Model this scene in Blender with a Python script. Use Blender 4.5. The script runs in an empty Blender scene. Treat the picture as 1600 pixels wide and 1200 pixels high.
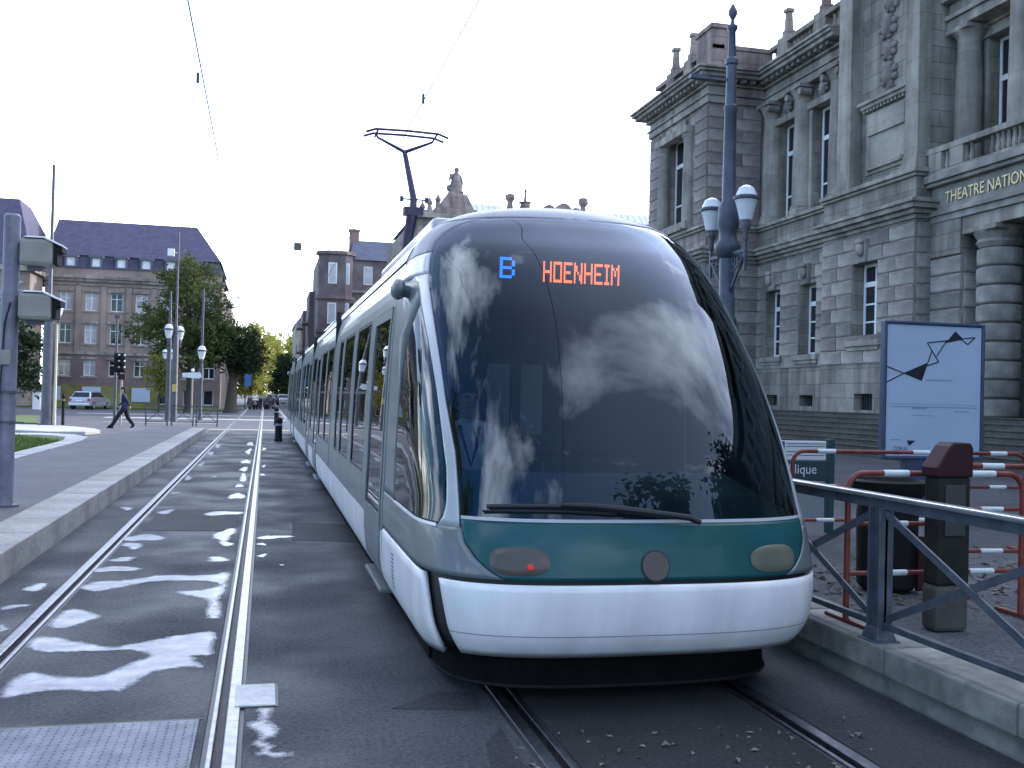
import bpy, bmesh, math, random
from math import sin, cos, pi, radians as R, sqrt
from mathutils import Vector, Matrix, Quaternion
from mathutils.geometry import delaunay_2d_cdt
random.seed(7)
SC = bpy.context.scene
COL = SC.collection

# ------------------------------------------------------------------ camera
def make_camera():
    yaw, pitch, roll, H, f = R(13.55), R(0.77), R(1.43), 1.72, 1600.0
    fw = Vector((sin(yaw)*cos(pitch), cos(yaw)*cos(pitch), sin(pitch)))
    rt = Vector((cos(yaw), -sin(yaw), 0)); up = rt.cross(fw)
    r2 = rt*cos(roll) + up*sin(roll); u2 = r2.cross(fw)
    cam = bpy.data.cameras.new('camera'); cam.sensor_width = 36.0
    cam.lens = 36.0*f/1600.0; cam.clip_start = 0.05; cam.clip_end = 3000
    o = bpy.data.objects.new('camera', cam); COL.objects.link(o)
    m = Matrix((r2, u2, -fw)).transposed().to_4x4(); m.translation = (0, 0, H)
    o.matrix_world = m
    SC.camera = o
make_camera()

# ------------------------------------------------------------------ sky, sun, exposure
CLOUD = 21.7
CLOUD_SHIFT = (-.1, -.45, 0)
SUN_AZ, SUN_EL = R(62), R(24)          # azimuth from +Y towards +X
def make_world():
    w = bpy.data.worlds.new('World'); SC.world = w; w.use_nodes = True
    nt = w.node_tree; N = nt.nodes; L = nt.links; N.clear()
    out = N.new('ShaderNodeOutputWorld'); bg = N.new('ShaderNodeBackground')
    sky = N.new('ShaderNodeTexSky'); sky.sky_type = 'NISHITA'; sky.sun_disc = False
    sky.sun_elevation = SUN_EL; sky.sun_rotation = SUN_AZ
    sky.altitude = 140; sky.air_density = 1.0; sky.dust_density = 1.2; sky.ozone_density = 4.0
    tc = N.new('ShaderNodeTexCoord')
    # a cloud layer at one height: direction projected on to a plane overhead
    sx = N.new('ShaderNodeSeparateXYZ'); L.new(tc.outputs['Generated'], sx.inputs[0])
    zz = N.new('ShaderNodeMath'); zz.operation = 'ABSOLUTE'; L.new(sx.outputs['Z'], zz.inputs[0])
    za = N.new('ShaderNodeMath'); za.inputs[1].default_value = .16; L.new(zz.outputs[0], za.inputs[0])
    mp = N.new('ShaderNodeCombineXYZ')
    for i, ax in enumerate('XY'):
        dv = N.new('ShaderNodeMath'); dv.operation = 'DIVIDE'; L.new(sx.outputs[ax], dv.inputs[0]); L.new(za.outputs[0], dv.inputs[1]); L.new(dv.outputs[0], mp.inputs[i])
    mp.inputs[2].default_value = CLOUD
    n1 = N.new('ShaderNodeTexNoise'); n1.inputs['Scale'].default_value = 1.3
    n1.inputs['Detail'].default_value = 7; n1.inputs['Roughness'].default_value = 0.58
    n1.inputs['Distortion'].default_value = 0.15
    rp = N.new('ShaderNodeValToRGB'); rp.color_ramp.elements[0].position = 0.495
    rp.color_ramp.elements[1].position = 0.66
    rp.color_ramp.elements[1].color = (0.85, 0.85, 0.85, 1)
    mix = N.new('ShaderNodeMixRGB'); mix.blend_type = 'MIX'
    # clouds are white and brighter than the blue between them
    mul = N.new('ShaderNodeMixRGB'); mul.blend_type = 'MULTIPLY'; mul.inputs[0].default_value = 1
    mul.inputs[2].default_value = (1.9, 1.65, 1.5, 1)
    add = N.new('ShaderNodeMixRGB'); add.blend_type = 'ADD'; add.inputs[0].default_value = 1
    add.inputs[2].default_value = (18, 18.2, 18.4, 1)
    ofs = N.new('ShaderNodeVectorMath'); ofs.inputs[1].default_value = CLOUD_SHIFT; L.new(mp.outputs[0], ofs.inputs[0]); L.new(ofs.outputs[0], n1.inputs['Vector'])
    L.new(n1.outputs['Fac'], rp.inputs[0]); L.new(rp.outputs[0], mix.inputs[0])
    hs = N.new('ShaderNodeHueSaturation'); hs.inputs['Saturation'].default_value = 1.9; L.new(sky.outputs[0], hs.inputs['Color']); L.new(hs.outputs[0], mix.inputs[1]); L.new(sky.outputs[0], mul.inputs[1])
    L.new(mul.outputs[0], add.inputs[1]); L.new(add.outputs[0], mix.inputs[2])
    tint = N.new('ShaderNodeMixRGB'); tint.blend_type = 'MULTIPLY'; tint.inputs[0].default_value = 1
    tint.inputs[2].default_value = (.945, .98, 1.06, 1)          # the camera's cool white balance
    # bright haze scattering forwards around the hidden sun, fading evenly away from it
    nz = N.new('ShaderNodeVectorMath'); nz.operation = 'NORMALIZE'; L.new(tc.outputs['Generated'], nz.inputs[0])
    dt = N.new('ShaderNodeVectorMath'); dt.operation = 'DOT_PRODUCT'; L.new(nz.outputs[0], dt.inputs[0])
    dt.inputs[1].default_value = (sin(SUN_AZ)*cos(SUN_EL), cos(SUN_AZ)*cos(SUN_EL), sin(SUN_EL))
    ma = N.new('ShaderNodeMath'); ma.operation = 'MULTIPLY_ADD'; ma.inputs[1].default_value = .5; ma.inputs[2].default_value = .5; L.new(dt.outputs['Value'], ma.inputs[0])
    pw = N.new('ShaderNodeMath'); pw.operation = 'POWER'; pw.inputs[1].default_value = 3.0; L.new(ma.outputs[0], pw.inputs[0])
    am = N.new('ShaderNodeMath'); am.inputs[1].default_value = .22; L.new(zz.outputs[0], am.inputs[0])        # longer path through the haze towards the horizon
    dv = N.new('ShaderNodeMath'); dv.operation = 'DIVIDE'; L.new(pw.outputs[0], dv.inputs[0]); L.new(am.outputs[0], dv.inputs[1])
    hc = N.new('ShaderNodeVectorMath'); hc.operation = 'SCALE'; hc.inputs[0].default_value = (9.2, 8.8, 8.5); L.new(dv.outputs[0], hc.inputs['Scale'])
    hz = N.new('ShaderNodeMixRGB'); hz.blend_type = 'ADD'; hz.inputs[0].default_value = 1; L.new(hc.outputs[0], hz.inputs[2]); L.new(mix.outputs[0], hz.inputs[1]);
    L.new(hz.outputs[0], tint.inputs[1]); L.new(tint.outputs[0], bg.inputs[0]); bg.inputs[1].default_value = 0.15
    L.new(bg.outputs[0], out.inputs[0])
    s = bpy.data.lights.new('sun', 'SUN'); s.energy = 2.5; s.angle = R(0.6); s.color = (1, 0.93, 0.82)
    so = bpy.data.objects.new('sun', s); COL.objects.link(so)
    d = Vector((sin(SUN_AZ)*cos(SUN_EL), cos(SUN_AZ)*cos(SUN_EL), sin(SUN_EL)))
    so.rotation_euler = d.to_track_quat('Z', 'Y').to_euler(); so.location = (60, 40, 60)
make_world()
vs = SC.view_settings; vs.view_transform = 'Standard'; vs.look = 'None'; vs.gamma = 1.0
vs.use_curve_mapping = False; vs.exposure = 0.8

# ------------------------------------------------------------------ materials
MATS = {}
def mat(name, col, rough=0.6, metal=0.0, coat=0.0, spec=0.5, var=0.0, vscale=3.0, bump=0.0, bscale=40.0,
        col2=None, emit=None, estr=0.0, detail=5, stain=0.0, sscale=0.6, streak=False):
    if name in MATS: return MATS[name]
    m = bpy.data.materials.new(name); m.use_nodes = True; MATS[name] = m
    nt = m.node_tree; N = nt.nodes; L = nt.links; b = N['Principled BSDF']
    b.inputs['Base Color'].default_value = (*col, 1); b.inputs['Roughness'].default_value = rough
    b.inputs['Metallic'].default_value = metal; b.inputs['Coat Weight'].default_value = coat
    b.inputs['Coat Roughness'].default_value = 0.06; b.inputs['Specular IOR Level'].default_value = spec
    if emit:
        b.inputs['Emission Color'].default_value = (*emit, 1); b.inputs['Emission Strength'].default_value = estr
    tc = N.new('ShaderNodeTexCoord'); src = None
    vec = tc.outputs['Object']
    if var or col2:
        n = N.new('ShaderNodeTexNoise'); n.inputs['Scale'].default_value = vscale; n.inputs['Detail'].default_value = detail
        if streak:
            mp = N.new('ShaderNodeMapping'); mp.inputs['Scale'].default_value = (1, 1, 0.12)
            L.new(vec, mp.inputs[0]); L.new(mp.outputs[0], n.inputs['Vector'])
        else: L.new(vec, n.inputs['Vector'])
        rp = N.new('ShaderNodeValToRGB'); rp.color_ramp.elements[0].position = .32; rp.color_ramp.elements[1].position = .68
        c2 = col2 or tuple(min(1, c*(1+var)) for c in col); c1 = col if col2 else tuple(c*(1-var) for c in col)
        rp.color_ramp.elements[0].color = (*c1, 1); rp.color_ramp.elements[1].color = (*c2, 1)
        L.new(n.outputs['Fac'], rp.inputs[0]); src = rp.outputs[0]
        if stain:
            n3 = N.new('ShaderNodeTexNoise'); n3.inputs['Scale'].default_value = sscale; n3.inputs['Detail'].default_value = 8
            n3.inputs['Roughness'].default_value = .62
            r3 = N.new('ShaderNodeValToRGB'); r3.color_ramp.elements[0].position = .40; r3.color_ramp.elements[1].position = .62
            r3.color_ramp.elements[0].color = (1-stain, 1-stain, 1-stain, 1); r3.color_ramp.elements[1].color = (1, 1, 1, 1)
            mm = N.new('ShaderNodeMixRGB'); mm.blend_type = 'MULTIPLY'; mm.inputs[0].default_value = 1
            L.new(vec, n3.inputs['Vector']); L.new(n3.outputs['Fac'], r3.inputs[0])
            L.new(src, mm.inputs[1]); L.new(r3.outputs[0], mm.inputs[2]); src = mm.outputs[0]
        L.new(src, b.inputs['Base Color'])
    if bump:
        n2 = N.new('ShaderNodeTexNoise'); n2.inputs['Scale'].default_value = bscale; n2.inputs['Detail'].default_value = 6
        bp = N.new('ShaderNodeBump'); bp.inputs['Strength'].default_value = bump; bp.inputs['Distance'].default_value = .02
        L.new(vec, n2.inputs['Vector']); L.new(n2.outputs['Fac'], bp.inputs['Height']); L.new(bp.outputs[0], b.inputs['Normal'])
    return m

def asphalt(name, col, stain=.35, wet=.0):
    m = mat(name, col, rough=.75, var=.5, vscale=38, bump=.6, bscale=90, stain=stain, sscale=.8, detail=10, spec=.35)
    if wet:
        nt = m.node_tree; N = nt.nodes; L = nt.links; b = N['Principled BSDF']
        n = N.new('ShaderNodeTexNoise'); n.inputs['Scale'].default_value = .9; n.inputs['Detail'].default_value = 6
        r = N.new('ShaderNodeValToRGB'); r.color_ramp.elements[0].position = .38; r.color_ramp.elements[1].position = .66
        r.color_ramp.elements[0].color = (.55, .55, .55, 1); r.color_ramp.elements[1].color = (.9, .9, .9, 1)
        tc = N.new('ShaderNodeTexCoord'); L.new(tc.outputs['Object'], n.inputs['Vector'])
        L.new(n.outputs['Fac'], r.inputs[0]); L.new(r.outputs[0], b.inputs['Roughness'])
    return m

def stone(name, col, var=.18, cr=1.2, ch=.5, joint=.5, plane='YZ'):
    """masonry: fine joints from a brick texture, tone differing from block to block"""
    if name in MATS: return MATS[name]
    m = bpy.data.materials.new(name); m.use_nodes = True; MATS[name] = m
    nt = m.node_tree; N = nt.nodes; L = nt.links; b = N['Principled BSDF']; b.inputs['Roughness'].default_value = .85
    tc = N.new('ShaderNodeTexCoord'); sx = N.new('ShaderNodeSeparateXYZ'); cx = N.new('ShaderNodeCombineXYZ')
    L.new(tc.outputs['Object'], sx.inputs[0])
    if plane == 'ADD':
        ad = N.new('ShaderNodeMath'); L.new(sx.outputs['X'], ad.inputs[0]); L.new(sx.outputs['Y'], ad.inputs[1]); L.new(ad.outputs[0], cx.inputs[0])
    else: L.new(sx.outputs[plane[0]], cx.inputs[0])
    L.new(sx.outputs['Z'], cx.inputs[1])
    bk = N.new('ShaderNodeTexBrick'); bk.inputs['Scale'].default_value = 1; bk.inputs['Brick Width'].default_value = cr
    bk.inputs['Row Height'].default_value = ch; bk.inputs['Mortar Size'].default_value = .012; bk.inputs['Mortar Smooth'].default_value = .2
    bk.inputs['Bias'].default_value = 0
    bk.inputs['Color1'].default_value = (*[c*(1-var) for c in col], 1)
    bk.inputs['Color2'].default_value = (*[min(1, c*(1+var)) for c in col], 1)
    bk.inputs['Mortar'].default_value = (*[c*joint for c in col], 1)
    L.new(cx.outputs[0], bk.inputs['Vector'])
    n = N.new('ShaderNodeTexNoise'); n.inputs['Scale'].default_value = .8; n.inputs['Detail'].default_value = 9; n.inputs['Roughness'].default_value = .65
    L.new(tc.outputs['Object'], n.inputs['Vector'])
    r = N.new('ShaderNodeValToRGB'); r.color_ramp.elements[0].position = .3; r.color_ramp.elements[1].position = .66
    r.color_ramp.elements[0].color = (.52, .5, .5, 1); r.color_ramp.elements[1].color = (1.05, 1.05, 1.03, 1)
    L.new(n.outputs['Fac'], r.inputs[0])
    mm = N.new('ShaderNodeMixRGB'); mm.blend_type = 'MULTIPLY'; mm.inputs[0].default_value = 1
    L.new(bk.outputs['Color'], mm.inputs[1]); L.new(r.outputs[0], mm.inputs[2]); L.new(mm.outputs[0], b.inputs['Base Color'])
    mp = N.new('ShaderNodeMapping'); mp.inputs['Scale'].default_value = (2.2, 2.2, .22); L.new(tc.outputs['Object'], mp.inputs[0])
    n5 = N.new('ShaderNodeTexNoise'); n5.inputs['Scale'].default_value = 1.0; n5.inputs['Detail'].default_value = 6; L.new(mp.outputs[0], n5.inputs['Vector'])
    r5 = N.new('ShaderNodeValToRGB'); r5.color_ramp.elements[0].position = .36; r5.color_ramp.elements[1].position = .6
    r5.color_ramp.elements[0].color = (.58, .56, .55, 1); r5.color_ramp.elements[1].color = (1, 1, 1, 1); L.new(n5.outputs['Fac'], r5.inputs[0])
    m5 = N.new('ShaderNodeMixRGB'); m5.blend_type = 'MULTIPLY'; m5.inputs[0].default_value = 1; L.new(mm.outputs[0], m5.inputs[1]); L.new(r5.outputs[0], m5.inputs[2]); L.new(m5.outputs[0], b.inputs['Base Color'])
    bp = N.new('ShaderNodeBump'); bp.inputs['Strength'].default_value = .6; bp.inputs['Distance'].default_value = .02; bp.invert = True
    L.new(bk.outputs['Fac'], bp.inputs['Height']); L.new(bp.outputs[0], b.inputs['Normal'])
    return m

def glass(name, tint, ior=1.55, rough=0.0, warp=0.0, gcol=(1, 1, 1)):
    if name in MATS: return MATS[name]
    m = bpy.data.materials.new(name); m.use_nodes = True; MATS[name] = m
    nt = m.node_tree; N = nt.nodes; L = nt.links; N.clear()
    o = N.new('ShaderNodeOutputMaterial'); mx = N.new('ShaderNodeMixShader'); t = N.new('ShaderNodeBsdfTransparent')
    g = N.new('ShaderNodeBsdfGlossy'); fr = N.new('ShaderNodeFresnel'); fr.inputs[0].default_value = ior
    t.inputs[0].default_value = (*tint, 1); g.inputs['Roughness'].default_value = rough; g.inputs[0].default_value = (*gcol, 1)
    if warp:
        tc = N.new('ShaderNodeTexCoord'); n = N.new('ShaderNodeTexNoise'); n.inputs['Scale'].default_value = 1.3
        bp = N.new('ShaderNodeBump'); bp.inputs['Strength'].default_value = warp; bp.inputs['Distance'].default_value = .02
        L.new(tc.outputs['Object'], n.inputs['Vector']); L.new(n.outputs['Fac'], bp.inputs['Height']); L.new(bp.outputs[0], g.inputs['Normal'])
    L.new(fr.outputs[0], mx.inputs[0]); L.new(t.outputs[0], mx.inputs[1]); L.new(g.outputs[0], mx.inputs[2]); L.new(mx.outputs[0], o.inputs[0])
    return m

def foliage(name, dark, light, scale=.6, transl=.25):
    if name in MATS: return MATS[name]
    m = bpy.data.materials.new(name); m.use_nodes = True; MATS[name] = m
    nt = m.node_tree; N = nt.nodes; L = nt.links; b = N['Principled BSDF']; b.inputs['Roughness'].default_value = .7
    b.inputs['Specular IOR Level'].default_value = .2
    tc = N.new('ShaderNodeTexCoord'); n = N.new('ShaderNodeTexNoise'); n.inputs['Scale'].default_value = scale; n.inputs['Detail'].default_value = 4
    r = N.new('ShaderNodeValToRGB'); r.color_ramp.elements[0].position = .35; r.color_ramp.elements[1].position = .65
    r.color_ramp.elements[0].color = (*dark, 1); r.color_ramp.elements[1].color = (*light, 1)
    L.new(tc.outputs['Object'], n.inputs['Vector']); L.new(n.outputs['Fac'], r.inputs[0]); L.new(r.outputs[0], b.inputs['Base Color'])
    t = N.new('ShaderNodeBsdfTranslucent'); mx = N.new('ShaderNodeMixShader'); mx.inputs[0].default_value = transl
    L.new(r.outputs[0], t.inputs[0]); L.new(b.outputs[0], mx.inputs[1]); L.new(t.outputs[0], mx.inputs[2])
    L.new(mx.outputs[0], N['Material Output'].inputs[0])
    return m

M_ASPH = asphalt('asphalt_track', (.062, .063, .074), stain=.26, wet=1)
M_ASPH2 = asphalt('asphalt_platform', (.125, .12, .135), stain=.22)
M_ROAD = asphalt('asphalt_road', (.115, .11, .125), stain=.25)
M_PAVE = asphalt('dark_pavement', (.085, .09, .10), stain=.4)
M_CONC = mat('concrete_kerb', (.34, .33, .31), rough=.85, var=.14, vscale=18, bump=.3, bscale=70, stain=.3, sscale=1.1)
M_CONCR = mat('concrete_stained', (.30, .30, .27), rough=.85, var=.18, vscale=9, bump=.35, bscale=60, stain=.45, sscale=1.6)
M_WPAVE = mat('pale_paving', (.44, .43, .42), rough=.85, var=.12, vscale=20, bump=.2, bscale=60, stain=.2)
M_RAIL = mat('rail_steel', (.25, .25, .28), rough=.36, metal=1, var=.25, vscale=14)
M_RAILD = mat('rail_groove', (.05, .045, .045), rough=.6, metal=.6, var=.3, vscale=20)
M_BITU = mat('bitumen_seal', (.028, .028, .032), rough=.5, var=.3, vscale=25)
M_PLATE = mat('steel_plate', (.17, .18, .22), rough=.5, metal=.6, var=.25, vscale=7, stain=.35, sscale=2.2)
M_GRASS = mat('lawn', (.055, .095, .022), rough=.9, col2=(.11, .15, .035), vscale=3, bump=.6, bscale=180)
M_BLADE = foliage('grass_blades', (.05, .09, .02), (.13, .17, .04), 2.0)
M_STONE = stone('sandstone', (.31, .285, .245), plane='ADD')
M_STONE2 = stone('sandstone_plain', (.355, .33, .285), var=.06, cr=3.0, ch=1.4, joint=.8, plane='ADD')
M_STRED = stone('sandstone_red', (.32, .26, .235), plane='ADD', var=.2)
M_BLOCK = mat('block_stone', (.27, .25, .22), rough=.88, col2=(.37, .34, .30), vscale=.9, bump=.35, bscale=25, stain=.4, sscale=1.4, streak=False)
M_BLOCK2 = mat('block_stone_rosy', (.255, .21, .195), rough=.88, col2=(.34, .295, .27), vscale=.9, bump=.35, bscale=25, stain=.4, sscale=1.4)
def per_piece(m, lo=.72, hi=1.18):
    """each stone its own tone"""
    nt = m.node_tree; N = nt.nodes; L = nt.links; b = N['Principled BSDF']; src = b.inputs['Base Color'].links[0].from_socket
    oi = N.new('ShaderNodeObjectInfo'); mr = N.new('ShaderNodeMapRange'); mr.inputs['To Min'].default_value = lo; mr.inputs['To Max'].default_value = hi
    mm = N.new('ShaderNodeMixRGB'); mm.blend_type = 'MULTIPLY'; mm.inputs[0].default_value = 1
    L.new(oi.outputs['Random'], mr.inputs['Value']); L.new(src, mm.inputs[1]); L.new(mr.outputs[0], mm.inputs[2]); L.new(mm.outputs[0], b.inputs['Base Color'])
for m_ in (M_BLOCK, M_BLOCK2): per_piece(m_)
for m_ in (M_CONC, M_CONCR): per_piece(m_, .88, 1.1)
M_STEP = mat('step_stone', (.075, .072, .06), rough=.8, var=.25, vscale=6, bump=.3, bscale=30, stain=.35)
M_WINW = mat('white_window_paint', (.72, .74, .74), rough=.45, var=.06, vscale=5)
M_GLB = mat('window_glass_dark', (.02, .024, .03), rough=.04, spec=.8)
M_GLP = mat('window_blind_pale', (.42, .43, .45), rough=.35, var=.15, vscale=1.5)
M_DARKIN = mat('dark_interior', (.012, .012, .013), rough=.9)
M_GOLD = mat('gilt_letters', (.52, .44, .26), rough=.4, metal=.4)
M_SLATE = mat('slate_violet', (.062, .058, .098), rough=.9, spec=.1, col2=(.088, .082, .128), vscale=2.2, bump=.3, bscale=12)
M_SLATE2 = mat('slate_blue', (.10, .105, .14), rough=.85, spec=.2, col2=(.13, .135, .175), vscale=1.5)
M_ROOFG = mat('roof_glazing', (.55, .60, .66), rough=.25, var=.1, vscale=.8)
M_LBW = mat('ochre_grey_wall', (.27, .215, .185), rough=.9, var=.14, vscale=.5, stain=.25, sscale=.25)
M_LBL = mat('pink_grey_wall', (.20, .145, .14), rough=.9, var=.14, vscale=.6, stain=.25, sscale=.3)
M_OLIVE = mat('olive_render', (.16, .15, .05), rough=.9, var=.3, vscale=1)
M_APT = mat('apartment_brown', (.17, .14, .14), rough=.9, var=.2, vscale=.6, stain=.3, sscale=.3)
M_APT2 = mat('apartment_buff', (.27, .25, .22), rough=.9, var=.15, vscale=.6)
M_BRICK = mat('chimney_brick', (.22, .14, .12), rough=.9, var=.2, vscale=4)
M_WHITE = mat('tram_white', (.76, .78, .80), rough=.4, coat=.3, var=.10, vscale=5, stain=.14, sscale=1.3, streak=True)
M_GREY = mat('tram_grey', (.135, .165, .175), rough=.42, coat=.25, var=.06, vscale=2, stain=.12, sscale=2)
M_SILV = mat('tram_silver', (.42, .46, .49), rough=.36, coat=.3, metal=0.0, var=.05, vscale=3, stain=.1, sscale=2)
M_ROOFT = mat('tram_roof_grey', (.20, .22, .255), rough=.5, coat=.1, var=.08, vscale=3, stain=.15, sscale=2)
M_TEAL = mat('tram_teal', (.010, .085, .092), rough=.36, coat=.12, spec=.3, var=.06, vscale=2, stain=.1, sscale=2)
M_BLK = mat('black_rubber', (.012, .012, .014), rough=.55)
M_UNDER = mat('underframe', (.007, .007, .007), rough=.95, spec=.08, var=.3, vscale=6)
M_SCREEN = glass('windscreen_glass', (.30, .36, .40), 1.62, gcol=(.80, .90, 1.0))
M_TGLASS = glass('tinted_side_glass', (.10, .12, .13), 1.7, warp=.02)
M_CGLASS = glass('cab_side_glass', (.24, .28, .27), 1.4)
M_LENS = mat('lamp_lens', (.085, .072, .066), rough=.35, coat=.1, spec=.3, var=.1, vscale=8)
M_LENS2 = mat('lamp_lens_clear', (.13, .13, .10), rough=.35, coat=.1, spec=.3, var=.1, vscale=8)
M_REDL = mat('tail_light_red', (.5, .02, .01), rough=.3, emit=(1, .08, .03), estr=.05)
M_DASH = mat('dashboard', (.16, .30, .30), rough=.6, var=.1, vscale=4)
M_INT = mat('tram_interior', (.16, .17, .17), rough=.7, var=.1, vscale=3)
M_SEAT = mat('seat_fabric', (.04, .05, .08), rough=.9, var=.2, vscale=20)
M_LEDO = mat('led_orange', (.6, .08, .02), emit=(1, .17, .05), estr=3.2)
M_LEDB = mat('led_blue', (.02, .1, .6), emit=(.02, .18, 1), estr=3.0)
M_PANT = mat('pantograph_paint', (.045, .03, .075), rough=.5, var=.2, vscale=8)
M_WIRE = mat('copper_wire', (.06, .05, .06), rough=.6)
M_POST = mat('grey_post', (.20, .20, .27), rough=.45, var=.12, vscale=6, stain=.25, sscale=3)
M_POSTD = mat('dark_grey_post', (.075, .078, .10), rough=.5, var=.2, vscale=5, stain=.3, sscale=2)
M_LAMPP = mat('lamp_post_blue', (.05, .065, .095), rough=.45, var=.2, vscale=5, stain=.25, sscale=3)
M_LAMPG = mat('lantern_glass', (.66, .72, .74), rough=.25, var=.06, vscale=6)
M_CAP = mat('lantern_cap', (.62, .68, .72), rough=.3, var=.08, vscale=4)
M_BOXG = mat('beige_casing', (.30, .30, .27), rough=.5, var=.1, vscale=5, stain=.15)
M_LID = mat('white_lid', (.72, .73, .76), rough=.4, var=.05, vscale=5)
M_RAILING = mat('railing_steel', (.075, .09, .115), rough=.38, var=.2, vscale=9, stain=.25, sscale=5)
M_HAND = mat('handrail_steel', (.45, .48, .52), rough=.3, metal=.8, var=.12, vscale=9)
M_RED = mat('barrier_red', (.20, .038, .028), rough=.5, var=.2, vscale=12, stain=.3, sscale=6)
M_WBAND = mat('barrier_white', (.60, .66, .66), rough=.4, var=.08, vscale=12)
M_PILL = mat('pillar_brown', (.026, .026, .022), rough=.75, spec=.2, var=.2, vscale=6, stain=.3, sscale=4)
M_MAROON = mat('pillar_maroon', (.036, .010, .013), rough=.6, spec=.25, var=.15, vscale=6)
M_BIN = mat('bin_black', (.010, .011, .011), rough=.7, spec=.2, var=.2, vscale=8)
M_BLUEF = mat('panel_frame_blue', (.045, .065, .12), rough=.4, var=.1, vscale=6)
M_POSTER = mat('poster_paper', (.42, .52, .66), rough=.3, var=.05, vscale=1.2)
M_INK = mat('poster_ink', (.012, .016, .03), rough=.5)
M_INKG = mat('poster_grey_print', (.24, .33, .47), rough=.5)
M_SIGNG = mat('sign_green', (.015, .055, .058), rough=.4, var=.1, vscale=6)
M_SIGNW = mat('sign_white', (.62, .68, .68), rough=.4)
M_VIOLET = mat('sign_violet', (.06, .045, .16), rough=.4)
M_BARK = mat('bark', (.06, .048, .038), rough=.95, var=.3, vscale=8, bump=.6, bscale=20)
M_LEAFD = foliage('leaves_dark', (.012, .022, .012), (.035, .055, .022), .35)
M_LEAFM = foliage('leaves_mid', (.045, .065, .022), (.11, .125, .04), .5, .35)
M_LEAFY = foliage('leaves_sunlit_yellow_green', (.17, .19, .04), (.36, .35, .09), .4, .6)  # lighter leaf colour stands in for sunlight the houses block
M_DEAD = mat('dead_leaves', (.09, .07, .05), rough=.9, col2=(.20, .18, .15), vscale=6)
M_SKIN = mat('skin', (.42, .27, .20), rough=.6)
M_NAVY = mat('navy_cloth', (.012, .013, .045), rough=.9, var=.3, vscale=9)
M_BLACKC = mat('black_cloth', (.010, .010, .014), rough=.9, var=.3, vscale=9)
M_CAR = mat('car_silver', (.46, .48, .54), rough=.25, metal=.5, coat=.8)
M_CARD = mat('car_dark', (.03, .032, .045), rough=.3, coat=.8)
M_TYRE = mat('tyre', (.015, .015, .016), rough=.8)
M_BLUES = mat('sign_blue', (.05, .17, .42), rough=.4)

def water_mat():
    # puddle surface: pale base colour with a weak gloss, fading out at the rim
    m = mat('puddle_water', (.36, .37, .41), rough=.25, spec=.22, col2=(.55, .56, .61), vscale=5, stain=.25, sscale=4, bump=.04, bscale=6)
    nt = m.node_tree; N = nt.nodes; L = nt.links; b = N['Principled BSDF']; b.inputs['IOR'].default_value = 1.33
    at = N.new('ShaderNodeAttribute'); at.attribute_name = 'depth'; n = N.new('ShaderNodeTexNoise'); n.inputs['Scale'].default_value = 28; n.inputs['Detail'].default_value = 6
    tc = N.new('ShaderNodeTexCoord'); L.new(tc.outputs['Object'], n.inputs['Vector'])
    a1 = N.new('ShaderNodeMath'); a1.operation = 'MULTIPLY_ADD'; a1.inputs[1].default_value = 1.1; a1.inputs[2].default_value = -.55; L.new(n.outputs['Fac'], a1.inputs[0])
    a2 = N.new('ShaderNodeMath'); a2.operation = 'ADD'; L.new(at.outputs['Fac'], a2.inputs[0]); L.new(a1.outputs[0], a2.inputs[1])
    mr = N.new('ShaderNodeMapRange'); mr.inputs['From Min'].default_value = .05; mr.inputs['From Max'].default_value = .85; mr.inputs['To Max'].default_value = .93; L.new(a2.outputs[0], mr.inputs['Value'])
    t = N.new('ShaderNodeBsdfTransparent'); mx = N.new('ShaderNodeMixShader'); L.new(mr.outputs[0], mx.inputs[0]); L.new(t.outputs[0], mx.inputs[1]); L.new(b.outputs[0], mx.inputs[2]); L.new(mx.outputs[0], N['Material Output'].inputs[0])
    return m
M_WATER = water_mat()

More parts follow.
